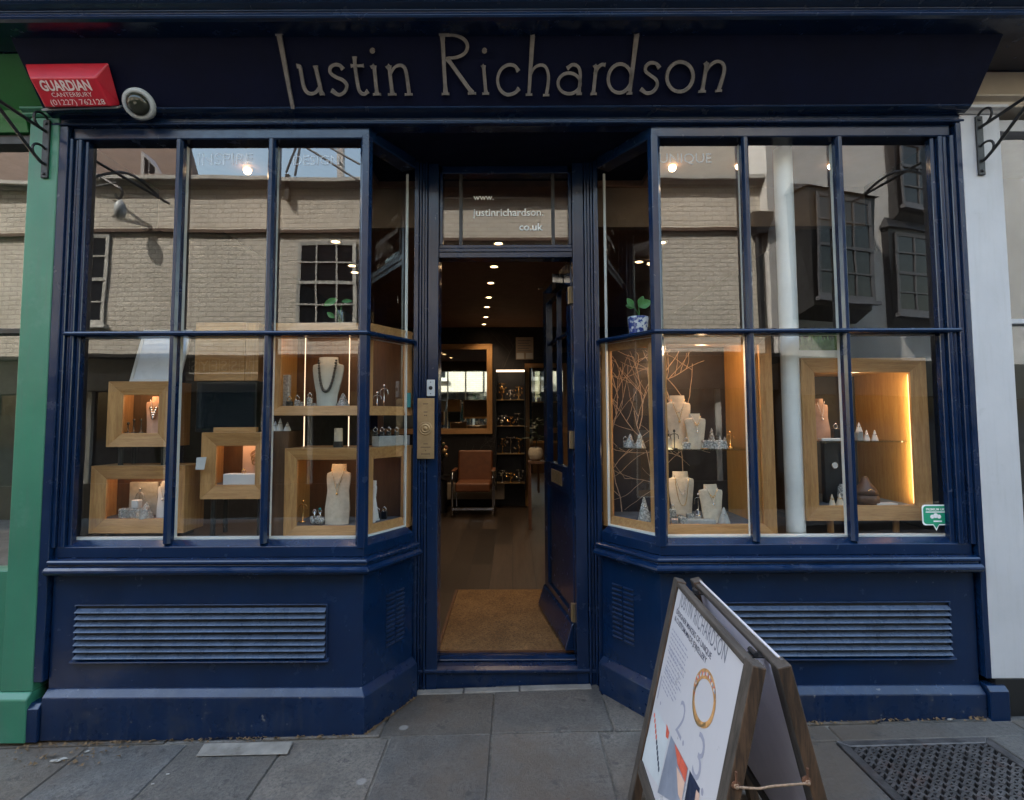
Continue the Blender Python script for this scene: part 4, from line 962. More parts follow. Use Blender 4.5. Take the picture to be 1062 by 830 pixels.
# ------------------------------------------------------------------ the shop inside
IX0, IX1, IYB, CEIL = XL + .06, XR - .06, 5.75, round(zHT - .035, 4)
q = MB(); q.box(OPL - .06, OPR + .06, .5155, .66, 0, FLOOR); q.box(IX0, IX1, .66, IYB, 0, FLOOR); tag(q.build('shop_floor', 'planks'), kind='structure')
q = MB(); q.box(IX0, IX1, .625, IYB, CEIL, CEIL + .1); q.box(IX0, CL - .101, .0902, .6245, CEIL, CEIL + .1); q.box(CR + .101, IX1, .0902, .6245, CEIL, CEIL + .1); tag(q.build('shop_ceiling', 'room_ceiling'), kind='structure')
q = MB(); q.box(IX0 - .06, IX1 + .06, IYB, IYB + .1, 0, CEIL + .1); bw = q.build('wall_back', 'room_wall'); tag(bw, kind='structure')
q = MB(); q.box(IX0 - .06, IX0, .1, IYB, 0, 3.06); tag(q.build('wall_left', 'room_wall'), kind='structure')
q = MB(); q.box(IX1, IX1 + .06, .1, IYB, 0, 3.06); tag(q.build('wall_right', 'room_wall'), kind='structure')
# twigs printed on the back wall paper
def branch(mb, o, u, v, n, s, t, ang, ln, w, depth, lim):
    """flat branching stroke, confined to the panel lim=(s0,s1,t0,t1)"""
    pts = [(s, t)]; k = 7
    for i in range(k):
        ang += random.uniform(-.22, .22)
        s2, t2 = pts[-1][0] + ln / k * math.sin(ang), pts[-1][1] + ln / k * math.cos(ang)
        if not (lim[0] < s2 < lim[1] and lim[2] < t2 < lim[3]): break
        pts.append((s2, t2))
    if len(pts) < 2: return
    mb.ribbon([o + u * a + v * b for a, b in pts], lambda x: w * (1 - .4 * x), n, .0012, .0006)
    if depth > 0:
        for i in range(1, len(pts)):
            if random.random() < .42: branch(mb, o, u, v, n, pts[i][0], pts[i][1], ang + random.choice((-1, 1)) * random.uniform(.45, .95), ln * random.uniform(.5, .8), w * .68, depth - 1, lim)
q = MB()
for k in range(12):
    branch(q, Vector((IX0, IYB, FLOOR)), Vector((1, 0, 0)), Vector((0, 0, 1)), Vector((0, -1, 0)), random.uniform(.2, 4.3), random.uniform(0, 1.8), random.uniform(-.6, .6), 1.1, .010, 2, (.02, 4.4, .02, 2.8))
for o_ in (q.build('twig_print', 'twig_pale', bw),): tag(o_, label='pale twig pattern printed on the dark wall')
zb0 = zG0 - .012
for s_, pl_ in ((-1, [(IX0 + .001, .092), (CL + .02, .092), (EL[0] - .02, .44), (EL[0] - .02, .64), (IX0 + .001, .64)]), (1, [(IX1 - .001, .092), (CR - .02, .092), (ER[0] + .02, .44), (ER[0] + .02, .64), (IX1 - .001, .64)])):
    q = MB(); q.prism([(x, y, FLOOR - .1) for x, y in pl_], (0, 0, zb0 - FLOOR + .1))
    o = q.build('window_platform', 'oak_dark')
    tag(o, 'dark wooden display platform under the stacked oak boxes' if s_ < 0 else 'dark wooden display platform under the tall oak cases', 'platform')

for s_, xa, xb in ((-1, IX0 + .001, EL[0] - .02), (1, ER[0] + .02, IX1 - .001)):
    q = MB(); q.box(xa, xb, .645, .70, Z(236, .645), CEIL - .001); tag(q.build('wall_bulkhead', 'bulkhead'), kind='structure')
# mat
mx0, mx1 = OPL - .03, OPR + .03
mt_ = thing('door_mat', 'brown coir door mat in the open doorway', 'door mat', (0, 1.1, FLOOR))
q = MB(); q.box(mx0 + .02, mx1 - .02, .528, 1.62, FLOOR + .0005, FLOOR + .014); q.build('coir_pile', 'coir', mt_, bevel=.003)
q = MB(); frame_member(q, (mx0, .517, FLOOR + .012), (1, 0, 0), (0, 1, 0), (0, 0, 1), mx1 - mx0, 1.114, .018, .0115, 0, 0, 0); q.build('mat_frame', 'wood_brown', mt_)

# downlights
def downlight(x, y, label, group, power=9.0, r=.036):
    t = thing('downlight', label, 'ceiling light', (x, y, CEIL), group)
    q = MB(); q.lathe([(r + .016, -.001), (r + .016, -.006), (r + .004, -.012), (r, -.006), (r, -.0012)], (x, y, CEIL), 24); q.build('trim_ring', 'white_plastic', t, smooth=True)
    q = MB(); q.lathe([(r - .006, -.004), (r - .010, -.007), (.001, -.008)], (x, y, CEIL), 20); q.build('lens', 'lamp', t, smooth=True)
    ld = bpy.data.lights.new('downlight_lamp', 'SPOT'); ld.energy = power * .36; ld.color = (1, .72, .45); ld.spot_size = R(115); ld.spot_blend = .8; ld.shadow_soft_size = .03
    lo = bpy.data.objects.new('downlight_lamp', ld); COL.objects.link(lo); lo.parent = t; lo.location = (0, 0, -.02)
    return t
names = ('first', 'second', 'third', 'fourth', 'fifth', 'sixth', 'seventh')
for k, (px, py) in enumerate(((517, 252), (512.5, 276), (509, 293), (507, 308), (505, 318), (504, 328.5), (502, 336))):
    d = ray(px, py); p = CAM + d * ((CEIL - CAM.z) / d.z)
    downlight(p.x, p.y, names[k] + ' round downlight from the door in the row along the shop ceiling', 'downlights in the middle ceiling row')
for k, (px, py) in enumerate(((348, 250), (365, 275), (368, 282))):
    d = ray(px, py); p = CAM + d * ((CEIL - CAM.z) / d.z)
    downlight(p.x, p.y, names[k] + ' warm downlight from the glass above the stacked oak boxes', 'downlights over the stacked boxes')
for k, (px, py) in enumerate(((686, 251), (662.7, 271))):
    d = ray(px, py); p = CAM + d * ((CEIL - CAM.z) / d.z)
    downlight(p.x, p.y, ('nearer' if k == 0 else 'farther') + ' warm downlight above the corner case with copper twigs', 'downlights over the corner case')
for px, py, lab in ((257, 177, 'window spotlight glowing under the word INSPIRE'), (697, 174, 'window spotlight glowing beside the corner post above the copper twig case'), (766, 172, 'window spotlight glowing beside the bar left of the white pipe'), (862, 172, 'window spotlight glowing right of the white pipe')):
    d = ray(px, py); p = U(px, py, .36)
    t = thing('window_spotlight', lab, 'spotlight', (p.x, .36, CEIL), 'spotlights along the shop window heads')
    q = MB(); q.lathe([(.02, 0), (.02, -.01), (.007, -.011), (.007, p.z + .05 - CEIL)], (p.x, .36, CEIL), 12); q.build('stem', 'white_plastic', t)
    ax = Vector((0, -.25, -1)).normalized()
    q = MB(); q.lathe([(.012, -.055), (.022, -.05), (.028, -.01), (.03, .012), (.026, .012), (.024, .0), (.001, -.002)], (p.x, .36, p.z + .02), 18, ax); q.build('shade', 'brass', t, smooth=True)
    q = MB(); q.ball((p.x, .355, p.z - .004), .021, 10); q.build('bulb', 'bulb', t, smooth=True)
    ld = bpy.data.lights.new('spot_lamp', 'SPOT'); ld.energy = .7; ld.color = (1, .72, .45); ld.spot_size = R(110); ld.spot_blend = .7; ld.shadow_soft_size = .025
    lo = bpy.data.objects.new('spot_lamp', ld); COL.objects.link(lo); lo.parent = t; lo.location = (0, -.01, p.z - CEIL - .0)

# back of the room
YB = IYB - .003
def back_frame(name, label, cat, xa, ya, xb, yb, t, glassmat, Y=YB):
    a, b = U(xa, yb, Y), U(xb, ya, Y)
    th_ = thing(name, label, cat, ((a.x + b.x) / 2, Y, a.z))
    q = MB(); frame_member(q, (a.x, Y - .03, a.z), (1, 0, 0), (0, 0, 1), (0, -1, 0), b.x - a.x, b.z - a.z, t, .029, .008, 0, 1); q.build('frame', ['oak_h', 'oak_v'], th_)
    q = MB(); q.box(a.x + t * .8, b.x - t * .8, Y - .014, Y - .006, a.z + t * .8, b.z - t * .8); q.build('mirror_pane', glassmat, th_)
    return th_
back_frame('wall_mirror', 'large oak framed mirror on the dark back wall above the tan armchair', 'mirror', 392, 357, 510.5, 450.5, .085, 'mirror')
back_frame('tall_mirror', 'tall oak framed mirror beside the lit jewellery alcove, partly behind the open door', 'mirror', 545, 377, 588, 530, .07, 'mirror')
a, b = U(535, 373, YB), U(553, 350, YB)
nt_ = thing('wall_notice', 'framed paper notice on the dark wall above the lit alcove', 'notice', ((a.x + b.x) / 2, YB, a.z))
q = MB(); q.box(a.x, b.x, YB - .02, YB - .001, a.z, b.z); q.build('sheet', 'paper', nt_)
q = MB()
for k in range(5): q.box(a.x + .03, b.x - .04 - .03 * (k % 2), YB - .0212, YB - .0203, b.z - .06 - .04 * k, b.z - .05 - .04 * k)
q.build('print', 'ink_grey', nt_)
q = MB(); q.box(a.x + .01, (a.x + b.x) / 2 - .01, YB - .0214, YB - .0203, a.z + .01, a.z + .10); q.box((a.x + b.x) / 2 + .02, b.x - .01, YB - .0214, YB - .0203, a.z + .01, a.z + .10); q.build('card', 'white_card', nt_)
# alcove with glass shelves and jewellery
a, b = U(515.5, 505, YB), U(543.5, 385, YB)
al_ = thing('jewellery_alcove', 'narrow lit alcove shelves full of sparkling jewellery on the back wall', 'shelf unit', ((a.x + b.x) / 2, YB, a.z))
q = MB(); q.box(a.x, b.x, YB - .006, YB - .001, a.z, b.z); q.build('back', 'dark_panel', al_)
for x in (a.x - .015, b.x + .001):
    q = MB(); q.box(x, x + .014, YB - .26, YB - .001, a.z - .02, b.z + .02); q.build('side', 'black', al_)
q = MB(); q.box(a.x, b.x, YB - .25, YB - .22, b.z - .03, b.z - .005); q.build('light_strip', 'shelf_led', al_)
shz = []
for py in (415, 441.5, 469.5, 499):
    z_ = U(530, py, YB).z; shz.append(z_)
    q = MB(); q.box(a.x + .0005, b.x - .0005, YB - .25, YB - .008, z_ - .012, z_); q.build('shelf', 'brass', al_)
jn_ = 0
pos_w = ('left end', 'middle', 'right end')
for si, z_ in enumerate(shz):
    for k in range(3):
        x = a.x + (b.x - a.x) * (.2 + .3 * k); y = YB - .15 + random.uniform(-.05, .04); h = random.uniform(.12, .26)
        shelfname = ('top', 'second', 'third', 'lowest')[si]
        t = thing('jewellery_stand', f'tiny gold jewellery stand at the {pos_w[k]} of the {shelfname} alcove shelf', 'jewellery stand', (x, y, z_), 'jewellery in the lit alcove')
        q = MB(); q.lathe([(.035, 0), (.035, .008), (.006, .014), (.005, h)], (x, y, z_), 10)
        for j in range(9): q.ball((x + random.uniform(-.06, .06), y + random.uniform(-.03, .03), z_ + h * random.uniform(.3, 1.0)), random.uniform(.008, .017), 5)
        q.tube([(x - .055, y, z_ + h * .95), (x + .055, y, z_ + h * .95)], .005, 6); q.build('stand', 'gold' if (k + si) % 2 == 0 else 'silver', t, smooth=True)
# armchair
cY = 5.05
c0, c1 = U(467, 524, cY - .3), U(513, 524, cY - .3)
ac = thing('armchair', 'tan leather armchair with chrome legs under the large mirror', 'armchair', ((c0.x + c1.x) / 2, cY, FLOOR))
ax_, aw = (c0.x + c1.x) / 2, (c1.x - c0.x)
q = MB(); q.box(ax_ - aw * .40, ax_ + aw * .40, cY - .28, cY + .28, FLOOR + .34, FLOOR + .46); q.build('seat', 'leather', ac, bevel=.025, seg=3)
q = MB(); q.box(ax_ - aw * .42, ax_ + aw * .42, cY + .20, cY + .32, FLOOR + .40, FLOOR + .88, Matrix.Translation((0, cY + .25, FLOOR + .4)) @ Matrix.Rotation(R(-9), 4, 'X') @ Matrix.Translation((0, -cY - .25, -FLOOR - .4))); q.build('backrest', 'leather', ac, bevel=.03, seg=3)
for s_ in (-1, 1):
    xx = ax_ + s_ * aw * .46
    q = MB(); q.tube(smooth_path([(xx, cY - .27, FLOOR + .02), (xx, cY - .28, FLOOR + .35), (xx, cY - .26, FLOOR + .58), (xx, cY - .1, FLOOR + .6), (xx, cY + .28, FLOOR + .58), (xx, cY + .30, FLOOR + .3), (xx, cY + .30, FLOOR + .02)], 5), .016, 8); q.build('leg_frame', 'chrome', ac, smooth=True)
    q = MB(); q.box(xx - .025, xx + .025, cY - .2, cY + .24, FLOOR + .605, FLOOR + .63); q.build('armrest', 'leather', ac, bevel=.008)
q = MB(); q.box(ax_ - aw * .46, ax_ + aw * .46, cY - .29, cY - .26, FLOOR + .10, FLOOR + .13); q.build('stretcher', 'chrome', ac)
sk = thing('skirting_board', 'pale skirting shelf low on the back wall behind the armchair', 'skirting', (ax_, YB, FLOOR))
q = MB(); q.box(ax_ - .62, ax_ + .42, YB - .12, YB, FLOOR + .12, FLOOR + .36); q.build('skirting_face', 'paper', sk, bevel=.004)
# flowers, plant by the door
fl = U(457, 470, 5.2)
fv = thing('flower_vase', 'dark vase of yellow and red flowers beside the tan armchair', 'flowers', (fl.x, 5.2, FLOOR))
q = MB(); q.lathe([(.10, 0), (.10, .45), (.02, .47), (.02, .50), (.14, .50), (.14, .53)], (fl.x, 5.2, FLOOR), 16); q.build('side_table', 'black', fv)
q = MB(); q.lathe([(.04, .53), (.055, .62), (.03, .70), (.035, .72)], (fl.x, 5.2, FLOOR), 14); q.build('vase', 'iron', fv, smooth=True)
for mt2, n_ in (('gold', 5), ('leather', 5), ('leaf_dark', 7)):
    q = MB()
    for k in range(n_): q.ball((fl.x + random.uniform(-.1, .1), 5.2 + random.uniform(-.08, .08), FLOOR + random.uniform(.74, .98)), random.uniform(.022, .04), 5)
    q.build('blooms' if mt2 != 'leaf_dark' else 'leaves', 'brass' if mt2 == 'gold' else mt2, fv, smooth=True)
sY = 4.1
s0 = U(548, 548, sY); s1 = U(573, 478, sY)
stl = thing('plant_stool', 'dark wooden stool behind the open door holding a cream plant pot', 'stool', ((s0.x + s1.x) / 2, sY, FLOOR))
q = MB(); q.box(s0.x, s1.x, sY - .15, sY + .15, s1.z - .03, s1.z); q.build('top', 'wood_brown', stl, bevel=.004)
for xx in (s0.x + .005, s1.x - .035):
    for yy in (sY - .145, sY + .115):
        q = MB(); q.box(xx, xx + .03, yy, yy + .03, FLOOR, s1.z - .0305); q.build('leg', 'wood_brown', stl)
ppx = U(555.5, 470, sY).x
ptp = thing('potted_plant', 'cream round pot with dark leafy plant on the wooden stool', 'plant', (ppx, sY, s1.z))
q = MB(); q.lathe([(.05, 0), (.085, .04), (.095, .09), (.085, .14), (.07, .16), (.065, .155), (.06, .13), (.001, .13)], (ppx, sY, s1.z), 20); q.build('pot', 'linen', ptp, smooth=True)
def leafy(mb, base, spread, h, n, size):
    for k in range(n):
        a = random.uniform(0, 6.28); t = random.uniform(.25, 1); c = base + Vector((math.cos(a) * spread * t * random.random(), math.sin(a) * spread * t * random.random(), h * t))
        d = Vector((math.cos(a), math.sin(a), random.uniform(-.4, .5))).normalized(); w = d.cross(Vector((0, 0, 1))).normalized(); nn = d.cross(w); s = size * random.uniform(.6, 1.2)
        mb.add([c, c + d * s * .35 + w * s * .3 + nn * s * .05, c + d * s * .75 + w * s * .22, c + d * s - nn * s * .1, c + d * s * .75 - w * s * .22, c + d * s * .35 - w * s * .3 + nn * s * .05], [(0, 1, 2), (0, 2, 3), (0, 3, 4), (0, 4, 5)])
q = MB(); leafy(q, Vector((ppx, sY, s1.z + .14)), .16, .38, 34, .11); q.build('foliage', 'leaf_dark', ptp)
q = MB(); q.tube([(ppx, sY, s1.z + .12), (ppx + .02, sY, s1.z + .32), (ppx, sY, s1.z + .48)], .006, 6); q.build('stem', 'leaf_dark', ptp)

# ------------------------------------------------------------------ oak display boxes in the windows
def pxw(px, Y): return px * (Y - CAM.y) / FPX
def led_bar(parent, x, y, z0, z1, mat='led', r=.004):
    q = MB(); q.box(x - r, x + r, y - r, y + r, z0, z1); return q.build('light_strip', mat, parent)
def lamp_in(parent, p, power, col=(1, .68, .40), size=.03):
    ld = bpy.data.lights.new('case_glow', 'POINT'); ld.energy = power * .20; ld.color = col; ld.shadow_soft_size = size
    lo = bpy.data.objects.new('case_glow', ld); COL.objects.link(lo); lo.parent = parent; lo.location = Vector(p) - wloc(parent)
def box_case(label, l, r, t, b, Yf=.11, depth=.18, tpx=14, lit=.35, legs=0, lx=None, inner='oak_dark', side='oak_v', lining=None):
    p0, p1 = U(l, b, Yf), U(r, t, Yf); x0, x1 = p0.x, p1.x; z0, z1 = p0.z, p1.z
    if l < 531: x0, x1 = U(l, (t + b) / 2, Yf).x, U(r, (t + b) / 2, Yf).x
    T = pxw(tpx, Yf); root = thing('display_box', label, 'display box', ((x0 + x1) / 2, Yf, z0 - legs))
    q = MB(); frame_member(q, (x0, Yf, z0), (1, 0, 0), (0, 0, 1), (0, -1, 0), x1 - x0, z1 - z0, T, .030, .016, 0, 1); q.build('front_frame', ['oak_h', 'oak_v'], root, bevel=.0012)
    ya, yb = Yf + .0305, Yf + depth; fz = z0 + T - .006; w = .016
    q = MB(); q.box(x0 + .001, x1 - .001, ya, yb, z0 + .001, fz); q.box(x0 + .001, x1 - .001, ya, yb, z1 - w, z1 - .001)
    q.box(x0 + .001, x0 + w, ya, yb, fz + .0005, z1 - w - .0005); q.box(x1 - w, x1 - .001, ya, yb, fz + .0005, z1 - w - .0005); q.build('carcass', side, root)
    q = MB(); q.box(x0 + w + .0005, x1 - w - .0005, yb - .012, yb - .002, fz + .0005, z1 - w - .0005); q.build('back_panel', inner, root)
    q = MB(); q.box(x0 + w + .001, x1 - w - .001, ya + .001, yb - .013, fz + .0002, fz + .003); q.build('base_cloth', 'grey_slate', root)
    if lining:
        for a_, b_ in ((x0 + w + .0005, x0 + T - .004), (x1 - T + .004, x1 - w - .0005)):
            q = MB(); q.box(a_, b_, ya + .001, yb - .013, fz + .0035, z1 - w - .001); q.build('side_lining', lining, root)
        q = MB(); q.box(x0 + T, x1 - T, ya + .001, yb - .013, z1 - T * .8, z1 - w - .001); q.build('top_lining', lining, root)
    if lit and not lining:
        q = MB(); q.box(x0 + T, x1 - T, ya + .004, ya + .012, z1 - w - .008, z1 - w - .001); q.build('light_strip', 'led', root)
        lamp_in(root, ((x0 + x1) / 2, ya + .03, z1 - w - .03), lit)
    if lining: lamp_in(root, ((x0 + x1) / 2, ya + .06, z1 - T - .03), lit)  # added fill lamp, no strip at this spot
    if legs:
        for xx in (lx or (x0 + .05, x1 - .05)):
            for yy in (Yf + .04, yb - .04):
                q = MB(); q.lathe([(.012, 0), (.012, legs - .0005)], (xx, yy, z0 - legs), 12); q.build('leg', 'oak_v' if lx else 'black', root, smooth=False)
    return dict(root=root, x0=x0, x1=x1, z0=z0, z1=z1, fz=fz + .003, Yf=Yf, ya=ya, yb=yb, T=T)
C2 = box_case('low oak display box resting at platform level with grey shell block and white cube inside', 93, 191, 483, 553.5, legs=0)
dzl = C2['z0'] - zb0
C2['root'].location.z -= 0
for xx in (C2['x0'] + .06, C2['x1'] - .06):
    q = MB(); q.box(xx - .02, xx + .02, C2['ya'], C2['yb'] - .02, zb0, C2['z0'] + .0005); q.build('leg', 'black', C2['root'])
C1 = box_case('small oak display box under the white framed card holding a silver flower necklace', 111, 176, 395.5, 463.8, legs=Z(463.8, .11, 150) - C2['z1'])
zC3 = U(240, 518, .11).z
C3 = box_case('oak display box beneath the black screen holding gold bangles on pink card', 208, 277, 448.5, 518, depth=.20, legs=zC3 - zb0)

def corner_case(label, corner, end, xf, z0, z1, yb, T, lit, inner='oak_in', shelf=None, dark_back=False, floor_mat='grey_slate', side_w=.016):
    """case filling the bay corner: one face to the street, one to the splayed return"""
    c, e = Vector((corner[0], corner[1], 0)), Vector((end[0], end[1], 0))
    left = xf < corner[0]
    Yf = corner[1]
    root = thing('corner_display_case', label, 'display case', (c.x, c.y + .1, z0))
    xa, xb = (xf, c.x) if left else (c.x, xf)
    q = MB(); frame_member(q, (xa, Yf, z0), (1, 0, 0), (0, 0, 1), (0, -1, 0), xb - xa, z1 - z0, T, .028, .014, 0, 1); q.build('front_frame', ['oak_h', 'oak_v'], root, bevel=.0012)
    a, b = (c, e) if left else (e, c)
    d = (b - a).normalized(); n = Vector((d.y, -d.x, 0)); g_ = .0015
    q = MB(); frame_member(q, a + d * g_ + Vector((0, 0, z0)), d, (0, 0, 1), n, (b - a).length - 2 * g_, z1 - z0, T, .026, .014, 0, 1); q.build('return_frame', ['oak_h', 'oak_v'], root, bevel=.0012)
    ni = -n; w = .016; ws = side_w
    m_in = (Vector((0, 1, 0)) + ni) / (1 + ni.dot(Vector((0, 1, 0))))
    c_in = c + m_in * .031
    e_in = e + ni * .029
    pts = [Vector((xf, Yf + .029, 0)), c_in, e_in, Vector((e.x, yb, 0)), Vector((xf, yb, 0))]
    fz = z0 + T - .008
    q = MB(); q.prism([p + Vector((0, 0, z0 + .001)) for p in pts], (0, 0, fz - z0 - .001)); q.prism([p + Vector((0, 0, z1 - .018)) for p in pts], (0, 0, .017)); q.build('carcass', 'oak_h', root)
    q = MB(); s_ = 1 if left else -1
    q.box(min(xf, xf + s_ * ws), max(xf, xf + s_ * ws), Yf + .0295, yb - .001, fz + .0005, z1 - .0185); q.build('side_panel', 'oak_in', root)
    q = MB(); q.box(min(xf + s_ * (ws + .001), e.x), max(xf + s_ * (ws + .001), e.x), yb - .014, yb - .002, fz + .0005, z1 - .0185); bp = q.build('back_panel', 'dark_panel' if dark_back else inner, root)
    q = MB(); ctr = sum((p for p in pts), Vector()) / 5
    q.prism([p + (ctr - p) * .04 + Vector((0, 0, fz + .0002)) for p in pts], (0, 0, .003)); q.build('base_cloth', floor_mat, root)
    if shelf:
        q = MB(); q.prism([p + (ctr - p) * .05 + Vector((0, 0, shelf - .006)) for p in pts], (0, 0, .006)); q.build('glass_shelf', 'shelf_glass', root)
    if lit:
        q = MB(); q.box(min(xa, xb) + T, max(xa, xb) - T, Yf + .032, Yf + .040, z1 - .026, z1 - .019); q.build('light_strip', 'led', root)
        lamp_in(root, (c.x + (xf - c.x) * .45, Yf + .07, z1 - .05), lit)
    return dict(root=root, fz=fz + .0032, z1=z1, z0=z0, yb=yb, ctr=ctr, c=c, e=e, back=bp, T=T, Yf=Yf, xf=xf)
cl, el_ = (-.735, .10), (-.565, .40)
T4 = pxw(10, .1)
C4 = corner_case('upper corner display case with a dark bead necklace on a pale bust', cl, el_, U(280, 385, .10).x, U(325, 431, .10).z, U(325, 335, .10).z, .42, T4, .45, inner='oak_dark')
C5 = corner_case('lower corner display case with a linen bust and gold pendant', cl, el_, U(294.5, 510, .10).x, zb0 + .001, U(335, 465, .10).z, .42, pxw(12, .1), .10, inner='oak_dark')
# uprights carrying the upper case, with glowing strips
for k, px in enumerate((316, 362)):
    Y_ = .22; x = U(px, 420, Y_).x
    t = thing('lit_upright', 'thin glowing upright strip ' + ('beside the white glitter column' if k == 0 else 'at the corner end under the upper case'), 'light strip', (x, Y_, C5['z1']), 'glowing strips between the corner cases')
    q = MB(); q.box(x - .006, x + .006, Y_, Y_ + .012, C5['z1'] + .0005, C4['z0'] - .0005); q.build('channel', 'chrome', t)
    q = MB(); q.box(x - .0018, x + .0018, Y_ - .003, Y_ - .0005, C5['z1'] + .004, C4['z0'] - .004); q.build('light_strip', 'led_soft', t)
    x2 = U(px, 400, .30).x
    q = MB(); q.box(x2 - .0016, x2 + .0016, .30, .303, C4['fz'] + .001, C4['z1'] - .02); q.build('light_strip', 'led_soft', t)
cr, er_ = (.735, .10), (.505, .40)
zsh6 = U(735, 465.5, .20).z
C6 = corner_case('tall corner display case with dark back panel and copper twigs', cr, er_, U(803, 450, .10).x, zb0 + .001, U(740, 345.5, .10).z, .54, pxw(12, .1), 2.6, shelf=zsh6, dark_back=True, side_w=.075)
q = MB(); bx0, bx1 = C6['e'].x, C6['xf'] - .078
o_ = Vector((bx0, C6['yb'] - .0145, C6['fz'])); lim = (.01, bx1 - bx0 - .01, .0, C6['z1'] - C6['fz'] - .03)
for s, t, a, ln in ((.13, 0, .1, .6), (.32, 0, -.12, .6), (.52, 0, .08, .55), (.06, .35, .3, .5), (.24, .48, .12, .5), (.46, .5, -.15, .45), (.60, .4, -.2, .5), (.36, .72, .2, .35), (.12, .66, -.2, .35)):
    branch(q, o_, Vector((1, 0, 0)), Vector((0, 0, 1)), Vector((0, -1, 0)), s, t, a, ln, .0055, 2, lim)
q.build('twig_pattern', 'twig', C6['back'])
lamp_in(C6['root'], (.80, .16, zsh6 - .03), .9)  # added lamp below the shelf to brighten the lower busts, no strip there
lamp_in(C6['root'], (.98, .15, C6['z1'] - .06), 1.6)

# oak case standing on pegs by the pilaster
z7 = U(895, 540.5, .12).z
C7 = box_case('square oak display case on a round peg leg beside the green sticker', 837, 960, 371, 540.5, Yf=.12, depth=.49, tpx=15, lit=1.7, inner='dark_panel', side='oak_dark', lining='oak_in')
for px in (866, 935):
    x = U(px, 548, .16).x; q = MB(); q.lathe([(.016, 0), (.016, C7['z0'] - zb0 - .0005)], (x, .20, zb0), 14); q.build('leg', 'oak_v', C7['root'])
sz7 = U(895, 457, .25).z
q = MB(); q.box(C7['x0'] + C7['T'] + .001, C7['x1'] - C7['T'] - .001, C7['ya'] + .02, C7['yb'] - .014, sz7 - .006, sz7); q.build('glass_shelf', 'shelf_glass', C7['root'])
q = MB(); q.box(C7['x1'] - C7['T'] + .0002, C7['x1'] - C7['T'] + .0036, C7['ya'] + .002, C7['ya'] + .005, C7['fz'] + .01, C7['z1'] - C7['T'] - .01); q.build('light_strip', 'led_dim', C7['root'])
ld = bpy.data.lights.new('case_glow', 'AREA'); ld.shape = 'RECTANGLE'; ld.size = .012; ld.size_y = C7['z1'] - C7['fz'] - .12; ld.energy = .17; ld.color = (1, .68, .34)
lo = bpy.data.objects.new('case_glow', ld); COL.objects.link(lo); lo.parent = C7['root']
lo.location = Vector((C7['x1'] - C7['T'] - .022, C7['ya'] + .006, (C7['fz'] + C7['z1'] - C7['T']) / 2)) - wloc(C7['root'])
lo.rotation_euler = (R(90), 0, R(-28))     # shines into the case and along its side

# the pale oak block and black screen above the middle box
a, b = U(203, 395.5, .16), U(270, 335, .16)
bkx = thing('black_screen', 'black glossy screen cabinet standing on the middle oak box', 'screen', ((a.x + b.x) / 2, .2, C3['z1']))
q = MB(); q.box(a.x + .01, b.x - .005, .15, .30, C3['z1'] + .0005, a.z - .0005); q.build('cabinet', 'black', bkx, bevel=.003)
q = MB(); q.box(a.x + .02, b.x - .015, .146, .1495, C3['z1'] + .02, a.z - .012); q.build('screen_glass', 'glass_dark', bkx)
q = MB(); q.box(U(222, 446, .12).x, U(266, 446, .12).x, .115, .140, C3['z1'] + .0005, C3['z1'] + .026); q.build('base_bar', 'oak_h', bkx)
obk = thing('oak_block', 'tall pale oak block lying on top of the black screen', 'oak block', ((a.x + b.x) / 2, .2, a.z))
xg = U(256, 360, .16).x
q = MB(); q.box(a.x, xg - .002, .145, .31, a.z, b.z); q.build('body', 'oak_h', obk, bevel=.002)
q = MB(); q.box(xg, b.x, .147, .31, a.z, b.z - .002); q.build('end_board', 'oak_v', obk, bevel=.002)
# white framed card on the small box
a, b = U(134, 395.3, .14), U(187, 340, .14)
wf = thing('framed_card', 'white framed pale card leaning on top of the small oak box', 'picture frame', ((a.x + b.x) / 2, .15, C1['z1']))
lean = Vector((.03, .05, 0))
v_ = (Vector((0, 0, b.z - a.z)) + lean); hh = v_.length; v_.normalize(); n_ = Vector((1, 0, 0)).cross(v_)
o0 = Vector((a.x, .14, C1['z1'] + .001))
q = MB(); frame_member(q, o0, (1, 0, 0), v_, n_, b.x - a.x, hh, .013, .014, .002, 0, 0); q.build('frame', 'white_card', wf)
q = MB(); q.hexa([o0 + Vector((.01, 0, 0)) + v_ * .01 - n_ * .006, o0 + Vector((b.x - a.x - .01, 0, 0)) + v_ * .01 - n_ * .006, o0 + Vector((b.x - a.x - .01, 0, 0)) + v_ * (hh - .01) - n_ * .006, o0 + Vector((.01, 0, 0)) + v_ * (hh - .01) - n_ * .006] + [o0 + Vector((.01, 0, 0)) + v_ * .01 - n_ * .012, o0 + Vector((b.x - a.x - .01, 0, 0)) + v_ * .01 - n_ * .012, o0 + Vector((b.x - a.x - .01, 0, 0)) + v_ * (hh - .01) - n_ * .012, o0 + Vector((.01, 0, 0)) + v_ * (hh - .01) - n_ * .012]); q.build('card', 'card_pale', wf)

